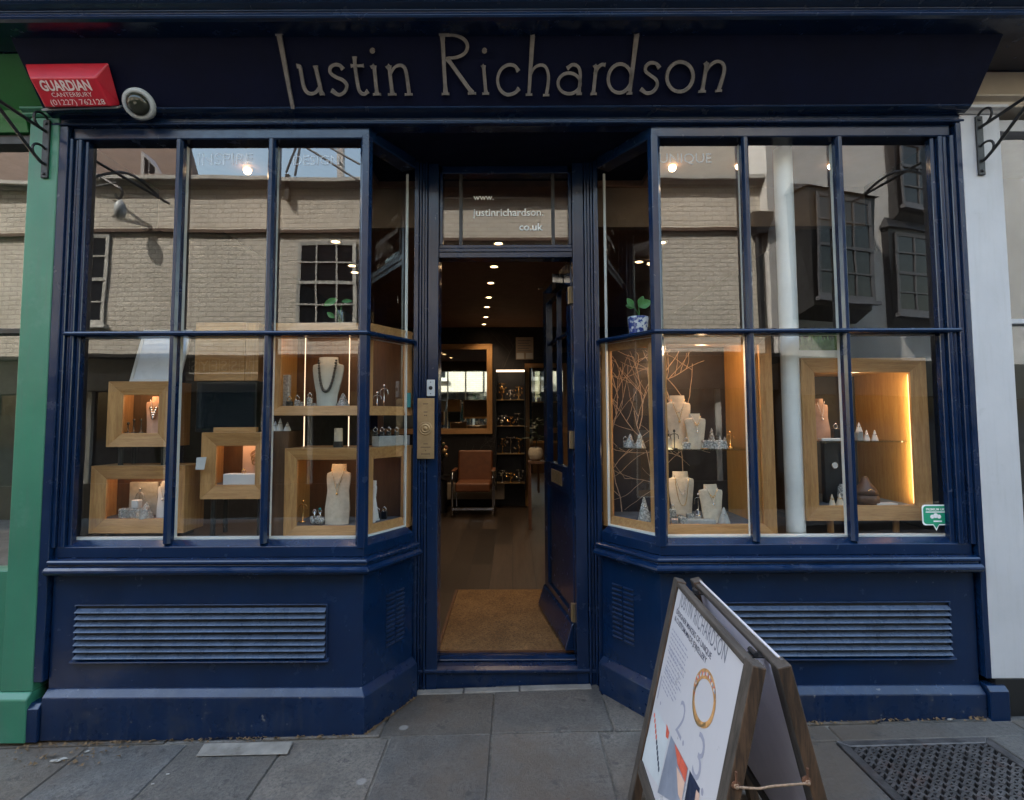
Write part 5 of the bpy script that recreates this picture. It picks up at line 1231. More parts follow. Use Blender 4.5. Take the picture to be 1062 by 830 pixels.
# ------------------------------------------------------------------ busts and small display pieces
def bust(label, px, zb, Y, w, h, mat='linen', style='v', metal='gold', narrow=.72, neck=.52, yaw=0, beads=False):
    x = U(px, 450, Y).x if isinstance(px, (int, float)) else px[0]
    root = thing('necklace_bust', label, 'necklace bust', (x, Y, zb)); root.rotation_euler = (0, 0, R(yaw))
    prof = [(0, narrow), (.25, narrow + .06), (.55, .9), (.74, .99), (.80, 1.0), (.845, .97), (.865, neck + .10), (.885, neck), (.96, neck * .98), (1.0, neck * .96)]
    n = 8; q = MB(); vs = []; fs = []
    def yv(u, v): return -.10 * w * (1 - u * u) + .10 * h * v * .9
    for side in (0, 1):
        for v, hw in prof:
            for k in range(n + 1):
                u = -1 + 2 * k / n; vs.append(Vector((u * hw * w / 2, yv(u, v) + side * .012, v * h)))
    row = n + 1; N = len(prof) * row
    for i in range(len(prof) - 1):
        for k in range(n):
            fs.append((i * row + k, i * row + k + 1, (i + 1) * row + k + 1, (i + 1) * row + k)); fs.append((N + (i + 1) * row + k, N + (i + 1) * row + k + 1, N + i * row + k + 1, N + i * row + k))
        for k in (0, n): fs.append((i * row + k, (i + 1) * row + k, N + (i + 1) * row + k, N + i * row + k))
    for i in (0, len(prof) - 1):
        for k in range(n): fs.append((i * row + k, i * row + k + 1, N + i * row + k + 1, N + i * row + k))
    q.add(vs, fs); q.build('bust_form', mat, root, local=True)
    q = MB(); q.prism([(-.012, .012 + .0, 0), (.012, .012, 0), (.012, .09 * h + .045, 0), (-.012, .09 * h + .045, 0)], (0, 0, .01)); q.prism([(-.01, .02, 0.011), (-.01, .05 + .05 * h, .011), (-.01, .085 * h + .012, .8 * h)], (.02, 0, 0)); q.build('easel_back', mat, root, local=True)
    if style:
        tx, drop = neck * .46 * w, {'v': .40, 'u': .42, 'd': .62, 'f': .5}[style]
        pts = []
        for k in range(17):
            t = -1 + 2 * k / 16; a = abs(t)
            v = .93 - drop * ((1 - a) if style in 'vf' else (1 - a ** 2.2)); u = t * neck * .98
            hw = narrow
            xx = t * tx * (1 if style in 'vf' else 1.25 - .25 * a)
            pts.append(Vector((xx, -.10 * w * (1 - (xx / (w / 2)) ** 2) + .09 * h * v - .006, v * h)))
        q = MB()
        if beads:
            sp = smooth_path(pts, 3)
            for k, p in enumerate(sp[::1]): q.ball(p, .0075 if k % 2 else .006, 5)
        else: q.tube(pts, .0014, 5)
        low = min(pts, key=lambda p: p.z)
        if style == 'v': q.ball(low + Vector((0, -.003, -.007)), .0065, 6)
        if style == 'f':
            for k in range(9):
                p = pts[4 + k]; q.lathe([(.002, 0), (.011, .002), (.003, .005), (.001, .006)], p + Vector((0, -.006, 0)), 6, (0, -1, 0))
        q.build('necklace', metal, root, smooth=True, local=True)
        if style in 'vd' and mat == 'linen':
            q = MB(); pts2 = []
            for k in range(17):
                t = -1 + k / 8; a = abs(t); v = .93 - drop * .62 * (1 - a ** 1.6); xx = t * tx
                pts2.append(Vector((xx, -.10 * w * (1 - (xx / (w / 2)) ** 2) + .09 * h * v - .006, v * h)))
            q.tube(pts2, .0012, 5)
            for p in pts2[5:12:2]: q.ball(p + Vector((0, -.002, -.003)), .0032, 5)
            q.build('chain', 'silver' if metal == 'gold' else 'gold', root, smooth=True, local=True)
    return root
def cone(label, px, zb, Y, r, h, mat='frost', ring='silver', group=None):
    x = U(px, 470, Y).x
    t = thing('ring_cone', label, 'ring stand', (x, Y, zb), group)
    q = MB(); q.lathe([(r, 0), (r, .004), (r * .16, h * .94), (.0008, h)], (x, Y, zb), 20); q.build('cone_body', mat, t, smooth=False)
    zr = h * .62; rr = r * (1 - .84 * zr / h) + .0015
    q = MB(); q.tube([(x + rr * math.cos(R(k * 30)), Y + rr * math.sin(R(k * 30)), zb + zr + .004 * math.sin(R(k * 30))) for k in range(12)], .0014, 5, True); q.ball((x - .2 * rr, Y - rr - .002, zb + zr - .003), .004, 5); q.build('ring', ring, t, smooth=True)
    return t
def blockset(label, px, zb, Y, w, h, d=.04, mat='frost', cat='display block', rot=0, ring=None, name='display_block', group=None, bev=.003):
    x = U(px, 480, Y).x
    t = thing(name, label, cat, (x, Y, zb), group); t.rotation_euler = (0, 0, R(rot))
    q = MB(); q.box(-w / 2, w / 2, -d / 2, d / 2, 0, h); q.build('block', mat, t, bevel=bev, local=True)
    if ring:
        q = MB(); q.tube([(.011 * math.cos(R(k * 30)), 0, h + .010 + .011 * math.sin(R(k * 30))) for k in range(12)], .0018, 5, True); q.ball((0, -.001, h + .023), .005, 5); q.build('ring', ring, t, smooth=True, local=True)
    return t
def rod_stand(label, px, zb, Y, h, mat='silver', group=None, arms=True):
    x = U(px, 440, Y).x
    t = thing('jewellery_stand', label, 'jewellery stand', (x, Y, zb), group)
    q = MB(); q.lathe([(.016, 0), (.016, .006), (.003, .009), (.0025, h), (.007, h + .004), (.006, h + .013), (.001, h + .016)], (x, Y, zb), 12)
    if arms: q.tube(smooth_path([(x - .022, Y, zb + h * .6), (x - .018, Y, zb + h * .85), (x, Y, zb + h * .92), (x + .018, Y, zb + h * .85), (x + .022, Y, zb + h * .6)], 4), .002, 5)
    q.build('stand', mat, t, smooth=True); return t
S = pxw(1, .22)                                   # metres for one photo pixel, mid-window
# small oak box (top)
bust('blush bust with silver flower necklace in the small oak box', 160, C1['fz'], .20, S * 22, S * 38, 'linen_coral', 'f', 'silver')
for k, (px, hh) in enumerate(((133, .045), (139, .062), (146.5, .062))):
    rod_stand(('short', 'medium', 'outer') [k] + ' dark rod with silver ball beside the flower necklace', px, C1['fz'], .19 + .012 * k, hh, 'bead_dark', 'ball-topped ring rods', False)
    x = U(px, 440, .19).x
# low oak box
blockset('grey shell-like block behind the white cube in the low box', 152, C2['fz'], .26, S * 30, S * 34, .03, 'grey_stone')
blockset('white cube with dark square window on a clear ledge', 143.5, C2['fz'] + S * 10, .17, S * 8, S * 8, .03, 'white_card', rot=-10)
blockset('clear frosted ledge supporting the white cube', 140, C2['fz'], .17, S * 26, S * 9.8, .035, 'frost', bev=.005)
cone('clear cone with thin ring left of the white feather stand', 154, C2['fz'], .16, S * 7, S * 16)
bust('narrow white feather-shaped necklace stand behind the glazing bar of the low box', 172, C2['fz'], .18, S * 15, S * 36, 'white_card', 'v', 'silver', .9, .6)
rod_stand('tall thin silver branch stand in the low box', 148, C2['fz'], .22, S * 26, 'silver')
# middle box
a = U(262, 500, .24)
pc = thing('bangle_card', 'pink card propped up with three gold bangles beneath the black screen', 'display card', (a.x, .26, C3['fz']))
q = MB(); q.box(a.x - S * 13, a.x + S * 9, .262, .272, C3['fz'], C3['fz'] + S * 38); q.build('card', 'pink_card', pc)
q = MB()
for k, (dx, dz) in enumerate(((.005, .155), (.012, .135), (.018, .115))):
    q.tube([(a.x + dx + .026 * math.cos(R(t)), .254 - .004 * k, C3['fz'] + dz + .018 * math.sin(R(t)) + .008 * math.cos(R(t))) for t in range(0, 360, 20)], .0028, 6, True)
q.build('bangles', 'brass', pc, smooth=True)
blockset('white ring box with gold rings along its top edge', 253, C3['fz'], .175, S * 36, S * 11, .06, 'white_card', ring='gold', name='ring_box', cat='ring box')
tgp = U(207, 480, .085)
tg = thing('price_tag', 'blank white price tag hanging at the edge of the bangle box', 'price tag', (tgp.x, .085, tgp.z))
q = MB(); q.hexa([(tgp.x - .020, .085, tgp.z - .035), (tgp.x + .022, .088, tgp.z - .035), (tgp.x + .032, .088, tgp.z + .028), (tgp.x - .016, .085, tgp.z + .026), (tgp.x - .020, .0862, tgp.z - .035), (tgp.x + .022, .0892, tgp.z - .035), (tgp.x + .032, .0892, tgp.z + .028), (tgp.x - .016, .0862, tgp.z + .026)]); q.build('card', 'white_card', tg)
# upper corner case
bust('pale green-grey bust with dark bead necklaces in the upper corner case', 338, C4['fz'], .20, S * 32, S * 52, 'linen_pale', 'd', 'bead_dark', .62, .62, beads=True)
blockset('slender glitter column for earrings in the upper corner case', 294.5, C4['fz'], .24, S * 9.5, S * 34, .03, 'pearl', 'earring stand', name='earring_column')
for k, (px, hh) in enumerate(((307, 12), (311, 9), (320, 16), (324, 7))):
    blockset(('first', 'second', 'third', 'fourth')[k] + ' little clear block counting from the glitter column', px, C4['fz'], .18 + .01 * (k % 2), S * 5, S * hh * .6, .02, 'frost', ring='silver' if k % 2 == 0 else None, group='clear blocks beside the bead necklace')
cone('pale triangular stand right of the bead necklace bust', 355, C4['fz'], .22, S * 7, S * 15, 'frost')
rod_stand('slim silver rod stand near the splayed pane of the upper corner case', 398, C4['fz'], .32, S * 22, 'silver')
rod_stand('small branching silver stand near the splayed pane of the upper corner case', 391, C4['fz'], .29, S * 14, 'silver')
tb = U(424, 412, .39)
blockset('small teal box at the door end of the upper corner case', 422, C4['fz'], .375, S * 7, S * 16, .03, 'teal', 'box', rot=20, name='teal_box')
# between the cases
for k, (px, hh) in enumerate(((285, 10), (290, 13), (297.5, 9))):
    cone(('outer', 'tallest', 'inner')[k] + ' white ring cone on the ledge under the glitter column', px, U(290, 447, .2).z, .19, S * 3.6, S * hh, 'white_card', 'silver', 'white ring cones on the ledge')
le = U(290, 447, .2)
lg = thing('side_ledge', 'dark wooden ledge block carrying three white ring cones', 'ledge', (le.x, .2, zb0))
q = MB(); q.box(le.x - S * 13, U(303, 450, .2).x, .15, .34, zb0, le.z); q.build('ledge_body', 'oak_dark', lg, bevel=.002)
x = U(351, 450, .2).x
cd = thing('cream_cylinder', 'cream candle-like cylinder on a dark foot between the corner cases', 'ring holder', (x, .2, C5['z1']))
q = MB(); q.lathe([(S * 5, 0), (S * 5, S * 6)], (x, .2, C5['z1']), 20); q.build('foot', 'black', cd)
q = MB(); q.lathe([(S * 4.2, S * 6.02), (S * 4.2, S * 19), (S * 3.6, S * 19.6)], (x, .2, C5['z1']), 20); q.build('cylinder', 'linen', cd)
# ledge row seen through the splayed pane between the cases
for k, px in enumerate((389, 396, 403, 411)):
    blockset(('nearest', 'second', 'third', 'farthest')[k] + ' dark glass block from the corner post in the row between the corner cases', px, C5['z1'] + .055, .27 + .028 * k, S * 5, S * 4.5, .02, 'bead_dark', group='dark glass blocks behind the splayed pane', ring='silver')
q_ = thing('glass_ledge', 'frosted ledge behind the splayed pane carrying dark glass blocks', 'ledge', (-.62, .33, C5['z1']))
q = MB(); q.prism([(-.70, .20, C5['z1'] + .001), (-.575, .40, C5['z1'] + .001), (-.62, .43, C5['z1'] + .001), (-.745, .23, C5['z1'] + .001)], (0, 0, .054)); q.build('ledge_body', 'grey_stone', q_, bevel=.002)
# lower corner case
bust('upright linen bust with gold pendant in the lower corner case', 350.5, C5['fz'], .18, S * 24, S * 60, 'linen', 'v', 'gold', .98, .62)
co = U(329, 550, .17)
crl = thing('coral_ring_holder', 'white coral lump with two gem rings beside the gold pendant bust', 'ring holder', (co.x, .17, C5['fz']))
q = MB()
for k in range(10): q.ball((co.x + random.uniform(-.034, .034), .17 + random.uniform(-.015, .015), C5['fz'] + .016 + random.uniform(0, .022)), random.uniform(.012, .019), 6)
q.build('coral', 'frost', crl, smooth=True)
q = MB()
for dx in (-.015, .014):
    q.lathe([(.012, .03), (.004, .05), (.003, .07)], (co.x + dx, .17, C5['fz']), 8); q.tube([(co.x + dx + .009 * math.cos(R(k * 30)), .168, C5['fz'] + .068 + .009 * math.sin(R(k * 30))) for k in range(12)], .002, 5, True)
q.build('rings', 'silver', crl, smooth=True)
q = MB(); q.ball((co.x + .014, .163, C5['fz'] + .081), .008, 6); q.build('gem', 'teal', crl, smooth=True)
bust('slim white cone bust behind the corner post of the lower case', 383, C5['fz'], .25, S * 14, S * 42, 'white_card', 'v', 'gold', 1.3, .8, yaw=-40)
for k, px in enumerate((392, 399)):
    blockset(('nearer', 'farther')[k] + ' black ring block by the splayed pane of the lower case', px, C5['fz'], .30 + .03 * k, S * 6, S * 8, .02, 'black', ring='silver', group='black ring blocks')
# copper twig case: shelf
bust('tallest linen bust on the glass shelf before the copper twigs', 704.5, zsh6, .22, S * 27, S * 55, 'linen', 'v', 'gold', .62, .58)
bust('shorter pale bust with fine chain on the glass shelf', 722.5, zsh6, .18, S * 22, S * 36, 'linen', 'v', 'silver', .66, .5, yaw=6)
for k, (px, r_, hh, y) in enumerate(((738.5, 5, 21, .25), (747, 3.5, 13, .23), (752, 3.5, 12, .24), (654, 6, 15, .34), (664, 6, 16, .30))):
    cone(('tallest glassy ring cone right of the shorter bust', 'small pointed cone second from the end of the shelf', 'small pointed cone at the oak end of the shelf', 'squat clear cone seen through the splayed pane, nearer the door', 'squat clear cone seen through the splayed pane, nearer the corner post')[k], px, zsh6, y, S * r_, S * hh, 'frost', 'silver', 'ring cones on the glass shelf')
blockset('long frosted block along the front of the glass shelf', 741, zsh6, .17, S * 24, S * 9, .03, 'frost')
blockset('small cluster block in front of the tallest bust', 712, zsh6, .15, S * 8, S * 7, .025, 'frost', ring='silver')
blockset('grey ring block at the corner post end of the glass shelf', 694, zsh6, .18, S * 6, S * 12, .025, 'grey_stone', ring='silver')
blockset('clear cube on the door end of the glass shelf', 649, zsh6, .37, S * 5, S * 7, .02, 'frost', ring='silver')
bust('larger linen bust with long pendant at the bottom of the twig case', 706, C6['fz'], .24, S * 27, S * 50, 'linen', 'd', 'gold', .7, .58)
bust('smaller linen bust with double necklace at the bottom of the twig case', 737, C6['fz'], .18, S * 24, S * 38, 'linen', 'v', 'silver', .74, .55, yaw=5)
for k, (px, y, hh) in enumerate(((696, .20, 13), (703.5, .17, 9), (714.5, .19, 9), (722, .19, 8), (707, .145, 7), (698, .14, 6))):
    blockset(('tallest clear cube by the corner post', 'clear cube stacked before the larger bust', 'mirrored cube in the middle row', 'mirrored cube nearest the smaller bust', 'front clear cube near the frame', 'front low cube by the corner post')[k] + ' on the twig case floor', px, C6['fz'], y, S * 7, S * hh, .028, 'frost' if k % 2 == 0 else 'silver', ring='silver' if k in (0, 3) else None, group='cubes on the twig case floor', rot=random.uniform(-20, 20))
blockset('low grey slab in front of the smaller bust', 724, C6['fz'], .145, S * 30, S * 5, .04, 'grey_stone', rot=-6)
cone('patterned cone right of the smaller bust', 749, C6['fz'], .17, S * 6, S * 16, 'grey_stone')
cone('tall clear cone seen through the splayed pane near the twig case floor', 667, C6['fz'], .26, S * 7, S * 24, 'frost')
def coil(label, px, zb, Y, r, mat='gold'):
    x = U(px, 470, Y).x; t = thing('chain_coil', label, 'necklace', (x, Y, zb))
    q = MB(); q.tube([(x + r * (1 - k / 70) * math.cos(k * .45), Y + .6 * r * (1 - k / 70) * math.sin(k * .45), zb + .003 + .0004 * (k % 3)) for k in range(42)], .0017, 5); q.build('chain', mat, t, smooth=True)
coil('gold chain coiled on the glass shelf between the two busts', 731, zsh6, .15, .022)
coil('silver chain coiled on the twig case floor beside the grey slab', 716, C6['fz'], .15, .024, 'silver')
coil('gold chain coiled at the foot of the dark bead bust', 329, C4['fz'], .165, .020)
coil('silver chain coiled in front of the grey shell block', 131, C2['fz'], .16, .022, 'silver')
rod_stand('dark earring tree at the corner post end of the twig case shelf', 699, zsh6, .16, S * 17, 'bead_dark')
rod_stand('gold earring tree between the cones and the oak side of the twig case', 757, zsh6, .28, S * 15, 'gold')
rod_stand('silver earring tree behind the smaller bust of the twig case', 722, C6['fz'], .30, S * 24, 'silver')
rod_stand('gold earring tree by the coral lump in the lower corner case', 316, C5['fz'], .24, S * 20, 'gold')
blockset('dark ring block in front of the glitter column', 299, C4['fz'], .165, S * 6, S * 6, .02, 'bead_dark', ring='gold')
# square oak case
bust('tall coral pointed bust on the shelf of the square oak case', 853, sz7, .27, S * 17, S * 44, 'linen_coral', 'v', 'silver', 1.0, .5)
for k, (px, hh, up) in enumerate(((892, 10, 9), (899.5, 11, 0), (908, 11, 0))):
    cone(('raised', 'middle', 'end')[k] + ' white ring cone on the shelf of the square oak case', px, sz7 + S * up, .24, S * 3.2, S * hh, 'white_card', 'silver', 'white cones on the square case shelf')
blockset('small grey plinth carrying the raised white cone', 892, sz7, .24, S * 6, S * 8.9, .03, 'grey_stone')
blockset('flat white tray with dark line on the square case shelf', 862, sz7, .19, S * 22, S * 3, .04, 'white_card')
blockset('black ring block beside the coral bust', 868, sz7, .23, S * 6, S * 13, .03, 'black', ring='silver')
wx = U(867, 483, .22)
wt = thing('watch_stand', 'pale faced watch on a tall black stand inside the square oak case', 'watch', (wx.x, .24, C7['fz']))
q = MB(); q.box(wx.x - S * 10, wx.x + S * 8, .235, .27, C7['fz'], C7['fz'] + S * 62); q.build('stand', 'black', wt, bevel=.003)
q = MB(); q.lathe([(S * 3.4, 0), (S * 3.4, .006), (S * 2.8, .008), (S * 2.7, .006), (.001, .006)], (wx.x, .234, wx.z), 20, (0, -1, 0)); q.build('watch_case', 'silver', wt, smooth=True)
q = MB(); q.lathe([(S * 2.5, .0065), (.001, .0068)], (wx.x, .234, wx.z), 16, (0, -1, 0)); q.build('watch_face', 'white_card', wt)
for k, (px, r_, hh, y) in enumerate(((861, 3, 11, .17), (869, 3.6, 12, .165))):
    cone(('slim', 'plump')[k] + ' sand coloured ring cone on the floor of the square oak case', px, C7['fz'], y, S * r_, S * hh, 'linen', 'gold', 'sand ring cones')
x = U(876, 520, .2).x
gj = thing('glass_jar', 'cloudy glass jar of trinkets behind the glazing bar of the square case', 'jar', (x, .2, C7['fz']))
q = MB(); q.lathe([(S * 6, 0), (S * 6.4, S * 4), (S * 5.6, S * 17), (S * 4, S * 19), (S * 4.4, S * 20)], (x, .2, C7['fz']), 20); q.build('jar', 'frost', gj, smooth=True)
x = U(898, 515, .2).x
wb_ = thing('turned_wood_box', 'round brown turned wood box with gold ring on top', 'wooden box', (x, .2, C7['fz']))
q = MB(); q.lathe([(S * 11, 0), (S * 12, S * 3), (S * 11.5, S * 9), (S * 11, S * 9.5)], (x, .2, C7['fz']), 28); q.build('body', 'wood_brown', wb_, smooth=True)
q = MB(); q.lathe([(S * 11.5, S * 9.6), (S * 10, S * 15), (S * 6, S * 20), (S * 5, S * 22), (S * 2, S * 28), (.001, S * 28.5)], (x, .2, C7['fz']), 28); q.build('lid', 'wood_brown', wb_, smooth=True)
q = MB(); q.tube([(x - S * 1 + .010 * math.cos(R(k * 30)), .2 - S * 9.5, C7['fz'] + S * 14 + .010 * math.sin(R(k * 30))) for k in range(12)], .0025, 6, True); q.build('ring', 'gold', wb_, smooth=True)
blockset('open black and white booklet lying on the square case floor', 915, C7['fz'], .17, S * 22, S * 2, .05, 'white_card', 'booklet', rot=4, name='booklet', bev=.001)

# white pipe, planter, plants on top of the cases
wp = U(822, 450, .17)
wpp = thing('white_pipe', 'white painted upright pipe standing behind the window glass', 'pipe', (wp.x, .17, zb0))
rr = pxw(9.2, .17)
q = MB(); q.lathe([(rr * 1.02, 0), (rr, .02), (rr, CEIL - zb0 - .12), (rr * .96, CEIL - zb0 - .0015)], (wp.x, .17, zb0), 32); q.build('pipe', 'white_bead', wpp, smooth=True)
a, b = U(838, 371.5, .12), U(876, 346, .12)
pz = C7['z1']; px0 = C7['x0'] - .02; px1 = U(877, 365, .14).x
pl_ = thing('grass_planter', 'white planter of short green grass on the square oak case', 'planter', ((px0 + px1) / 2, .17, pz))
q = MB(); q.box(px0, px1, .13, .24, pz + .0005, pz + S * 8); q.build('trough', 'white_bead', pl_, bevel=.003)
q = MB()
for k in range(420):
    x = random.uniform(px0 + .006, px1 - .006); y = random.uniform(.138, .232); h = random.uniform(.03, .085) if random.random() < .93 else .13; dx, dy = random.uniform(-.03, .03), random.uniform(-.02, .02); w = .003
    q.add([(x - w, y, pz + S * 8), (x + w, y, pz + S * 8), (x + dx * .5 + w * .6, y + dy * .5, pz + S * 8 + h * .65), (x + dx, y + dy, pz + S * 8 + h)], [(0, 1, 2), (0, 2, 3)])
q.build('grass_blades', 'grass', pl_)
pc_ = U(662, 341, .27)
bp_ = thing('china_plant_pot', 'blue and white china pot with a small green seedling on the corner case', 'plant pot', (pc_.x, .27, C6['z1']))
r1 = pxw(11, .27); hpot = pxw(22, .27)
q = MB(); q.lathe([(r1 * .78, 0), (r1 * .86, hpot * .3), (r1, hpot * .97), (r1 * .98, hpot), (r1 * .9, hpot), (r1 * .88, hpot * .85), (.001, hpot * .85)], (pc_.x, .27, C6['z1'] + .0005), 28); q.build('pot', 'blue_glaze', bp_, smooth=True)
def leaf(q, c, d, s, wd=.42):
    d = Vector(d).normalized(); w = d.cross(Vector((0, -1, .15))).normalized(); n = w.cross(d); c = Vector(c)
    prof = [(0, .03), (.15, .55), (.4, 1), (.7, .8), (.9, .35), (1, .02)]
    vs = []; fs = []
    for t, k in prof:
        p = c + d * (s * t) - n * (s * .12 * t * t); vs += [p - w * s * wd * .5 * k + n * s * .06 * k, p, p + w * s * wd * .5 * k + n * s * .06 * k]
    for i in range(len(prof) - 1):
        for j in range(2): fs.append((i * 3 + j, i * 3 + j + 1, i * 3 + 4 + j, i * 3 + 3 + j))
    q.add(vs, fs)
zt_ = C6['z1'] + hpot * .85
q = MB(); q.tube(smooth_path([(pc_.x, .27, zt_), (pc_.x + .006, .268, zt_ + .04), (pc_.x + .002, .265, zt_ + .085)], 4), .0025, 6); q.tube(smooth_path([(pc_.x + .003, .268, zt_ + .03), (pc_.x - .02, .262, zt_ + .07), (pc_.x - .03, .26, zt_ + .085)], 4), .002, 6); q.build('stem', 'leaf', bp_)
q = MB(); leaf(q, (pc_.x + .002, .265, zt_ + .075), (.8, -.2, .35), .075, .75); leaf(q, (pc_.x + .002, .265, zt_ + .08), (.35, -.1, .7), .06, .6); leaf(q, (pc_.x - .028, .26, zt_ + .07), (-.5, -.2, .75), .06, .7); leaf(q, (pc_.x - .02, .262, zt_ + .07), (-.9, .1, .3), .05, .6); q.build('leaves', 'leaf', bp_)
gv_ = U(353, 334, .24)
gvt = thing('glass_vase', 'clear glass vase with two green leaves on the upper corner case', 'vase', (gv_.x, .24, C4['z1']))
q = MB(); q.lathe([(.024, .0005), (.026, .01), (.025, .09), (.024, .092), (.023, .09), (.022, .012), (.001, .01)], (gv_.x, .24, C4['z1']), 24); q.build('vase', 'shelf_glass', gvt, smooth=True)
q = MB(); q.tube(smooth_path([(gv_.x + .01, .24, C4['z1'] + .01), (gv_.x - .01, .24, C4['z1'] + .07), (gv_.x - .03, .235, C4['z1'] + .125)], 4), .0022, 5); q.tube(smooth_path([(gv_.x - .008, .24, C4['z1'] + .012), (gv_.x, .24, C4['z1'] + .08), (gv_.x + .004, .24, C4['z1'] + .12)], 4), .0022, 5); q.build('stem', 'leaf', gvt)
q = MB(); leaf(q, (gv_.x - .015, .235, C4['z1'] + .155), (-.95, -.1, -.45), .085, .5); leaf(q, (gv_.x + .004, .24, C4['z1'] + .142), (.9, -.1, .05), .06, .4); leaf(q, (gv_.x - .03, .235, C4['z1'] + .05), (-.6, -.2, .5), .05, .6); q.build('leaves', 'leaf', gvt)

# ------------------------------------------------------------------ A-board on the pavement
SLOPE = .023                              # the street climbs gently towards the white neighbour
def slope_z(x): return SLOPE * (x + .75)
AX, AYF, AYN, AH = .677, -.500, -1.262, .848
SP = .245
ab = thing('pavement_sign', 'worn wooden A-board sign with a white jewellery poster on the paving', 'A-board', (AX, (AYF + AYN) / 2, 0))
YAW = -.030; W_ = math.hypot(AYF - AYN, YAW)
def panel_basis(s):                       # s=-1: face towards the green shop, s=+1 the other leaf
    e = AX if s < 0 else AX + YAW
    y = AYF if s < 0 else AYN
    foot = Vector((e + s * SP, y, slope_z(e + s * SP))); top = Vector((e + s * .050, y, AH))
    u = Vector((YAW, AYN - AYF, 0)).normalized() * (-s); v = (top - foot); L = v.length; v.normalize(); return foot, u, v, u.cross(v).normalized(), L
for s in (-1, 1):
    o_, u_, v_, n_, L = panel_basis(s)
    def pb(mb, s0, s1, t0, t1, k0, k1): 
        P = [o_ + u_ * a + v_ * b + n_ * k for k in (k1, k0) for a, b in ((s0, t0), (s1, t0), (s1, t1), (s0, t1))]; mb.hexa(P)
    wS = .054
    for (s0, s1), nm in (((0, wS), 'post'), ((W_ - wS, W_), 'post')):
        q = MB(); pb(q, s0, s1, 0, L + .006, -.036, 0); po = q.build(nm, ['old_wood', 'bare_wood'], ab, bevel=.004, seg=2)
        for pf in po.data.polygons:
            if abs(pf.normal.y) > .9: pf.material_index = 1
    q = MB(); pb(q, wS + .0005, W_ - wS - .0005, L - .017, L, -.032, -.001); q.build('top_rail', 'old_wood_y', ab, bevel=.004, seg=2)
    q = MB(); pb(q, wS + .0005, W_ - wS - .0005, .13, .18, -.030, -.001); q.build('bottom_rail', 'old_wood_y', ab, bevel=.004, seg=2)
    q = MB(); pb(q, wS - .008, W_ - wS + .008, .172, L - .014, -.022, -.016); q.build('board', 'grey_board', ab)
    q = MB(); pb(q, wS + .001, W_ - wS - .001, .181, L - .018, -.0155, -.009); pst = q.build('poster', 'poster', ab)
    if s > 0:
        q = MB(); pb(q, wS - .02, W_ - wS + .02, L + .001, L + .006, -.012, -.006); q.build('poster_edge', 'poster', ab)
    else:
        front = (o_.copy(), u_.copy(), v_.copy(), n_.copy(), pst)
for yy in (AYF - .12, AYN + .12):
    hx = AX + YAW * (AYF - yy) / (AYF - AYN)
    q = MB(); q.tube([(hx, yy - .02, AH - .012), (hx, yy + .02, AH - .012)], .007, 8); q.box(hx - .022, hx + .022, yy - .018, yy + .018, AH - .022, AH - .018); q.build('hinge', 'iron', ab)
# rope stay between the near posts
ry = AYN + .004
def rz(px, py):
    p = U(px, py, AYN); return p
a = U(764, 816, AYN - .006); b = U(838, 812, AYN - .006)
q = MB(); q.tube(smooth_path([(a.x, ry - .012, a.z), ((a.x * .7 + b.x * .3), ry - .014, a.z - .002), ((a.x + b.x) / 2, ry - .014, (a.z + b.z) / 2 - .001), (b.x, ry - .012, b.z)], 6), .003, 8)
for p in (a, b): q.ball((p.x, ry - .010, p.z), .0065, 6)
q.build('rope', 'rope', ab, smooth=True)
for p in (a, b):
    q = MB(); q.lathe([(.011, -.002), (.011, .004), (.006, .006), (.006, .012)], (p.x, ry - .002, p.z), 10, (0, -1, 0)); q.tube([(p.x, ry - .008, p.z), (p.x, ry - .010, p.z + .035)], .003, 6); q.build('rope_eye', 'rust', ab)
fo_, fu, fv_, fn2, pst = front
pp0 = fo_ + fn2 * -.009
def PP(x, y, k=.0008):
    p = UN(x, y, pp0, fn2); return p + fn2 * k
def ptext(body, xa, ya, xb, yb, hpx, mat, name, sp=1.0, bold=0):
    a, b = PP(xa, ya), PP(xb, yb); s0 = (b - a).dot(fu)
    q = MB(); q.text(body, a, fu, fv_, w=s0, h=None, depth=0, spacing=sp, bold=bold)
    # stretch the letters to the measured height
    vs = [(p - a).dot(fv_) for p in q.v]; hmax = max(vs); kf = hpx / hmax
    q.v = [p + fv_ * ((p - a).dot(fv_) * (kf - 1)) for p in q.v]
    return q.build(name, mat, pst)
ptext('JUSTIN RICHARDSON', 704.5, 627, 753, 682.5, .048, 'ink_grey', 'title_lettering', 1.1)
ptext('DESIGNER MAKERS OF UNIQUE', 701.5, 636, 738, 681, .018, 'ink', 'print_line', 1.0, .01)
ptext('& CUSTOM-MADE JEWELLERY', 699.7, 643, 733, 685, .018, 'ink', 'print_line', 1.0, .01)
q = MB()
for (xa, ya, xb, yb), n_ in (((697.5, 653, 716, 679.5), 6), ((694.5, 673, 711, 697), 6), ((690, 693, 704, 714), 5)):
    a, b = PP(xa, ya, .0006), PP(xb, yb, .0006); W2 = (b - a).dot(fu)
    for k in range(n_):
        t = k * .0155; s = 0
        ww = W2 * random.uniform(.85, 1.0) * (.6 if k == n_ - 1 else 1)
        while s < ww:
            l = random.uniform(.010, .030); l = min(l, ww - s)
            p = a + fu * s - fv_ * t; q.add([p, p + fu * l, p + fu * l + fv_ * .0050, p + fv_ * .0050], [(0, 1, 2, 3)]); s += l + .006
q.build('small_print', 'ink_pale', pst)
def ring_on(cx, cy, rx, ry, mat, w, name, k=.0007, n=36):
    P = [PP(*p, k) for p in ell(cx, cy, rx, ry, 0, 360, n)]
    q = MB(); q.ribbon(P, w, fn2, .0004); return q.build(name, mat, pst)
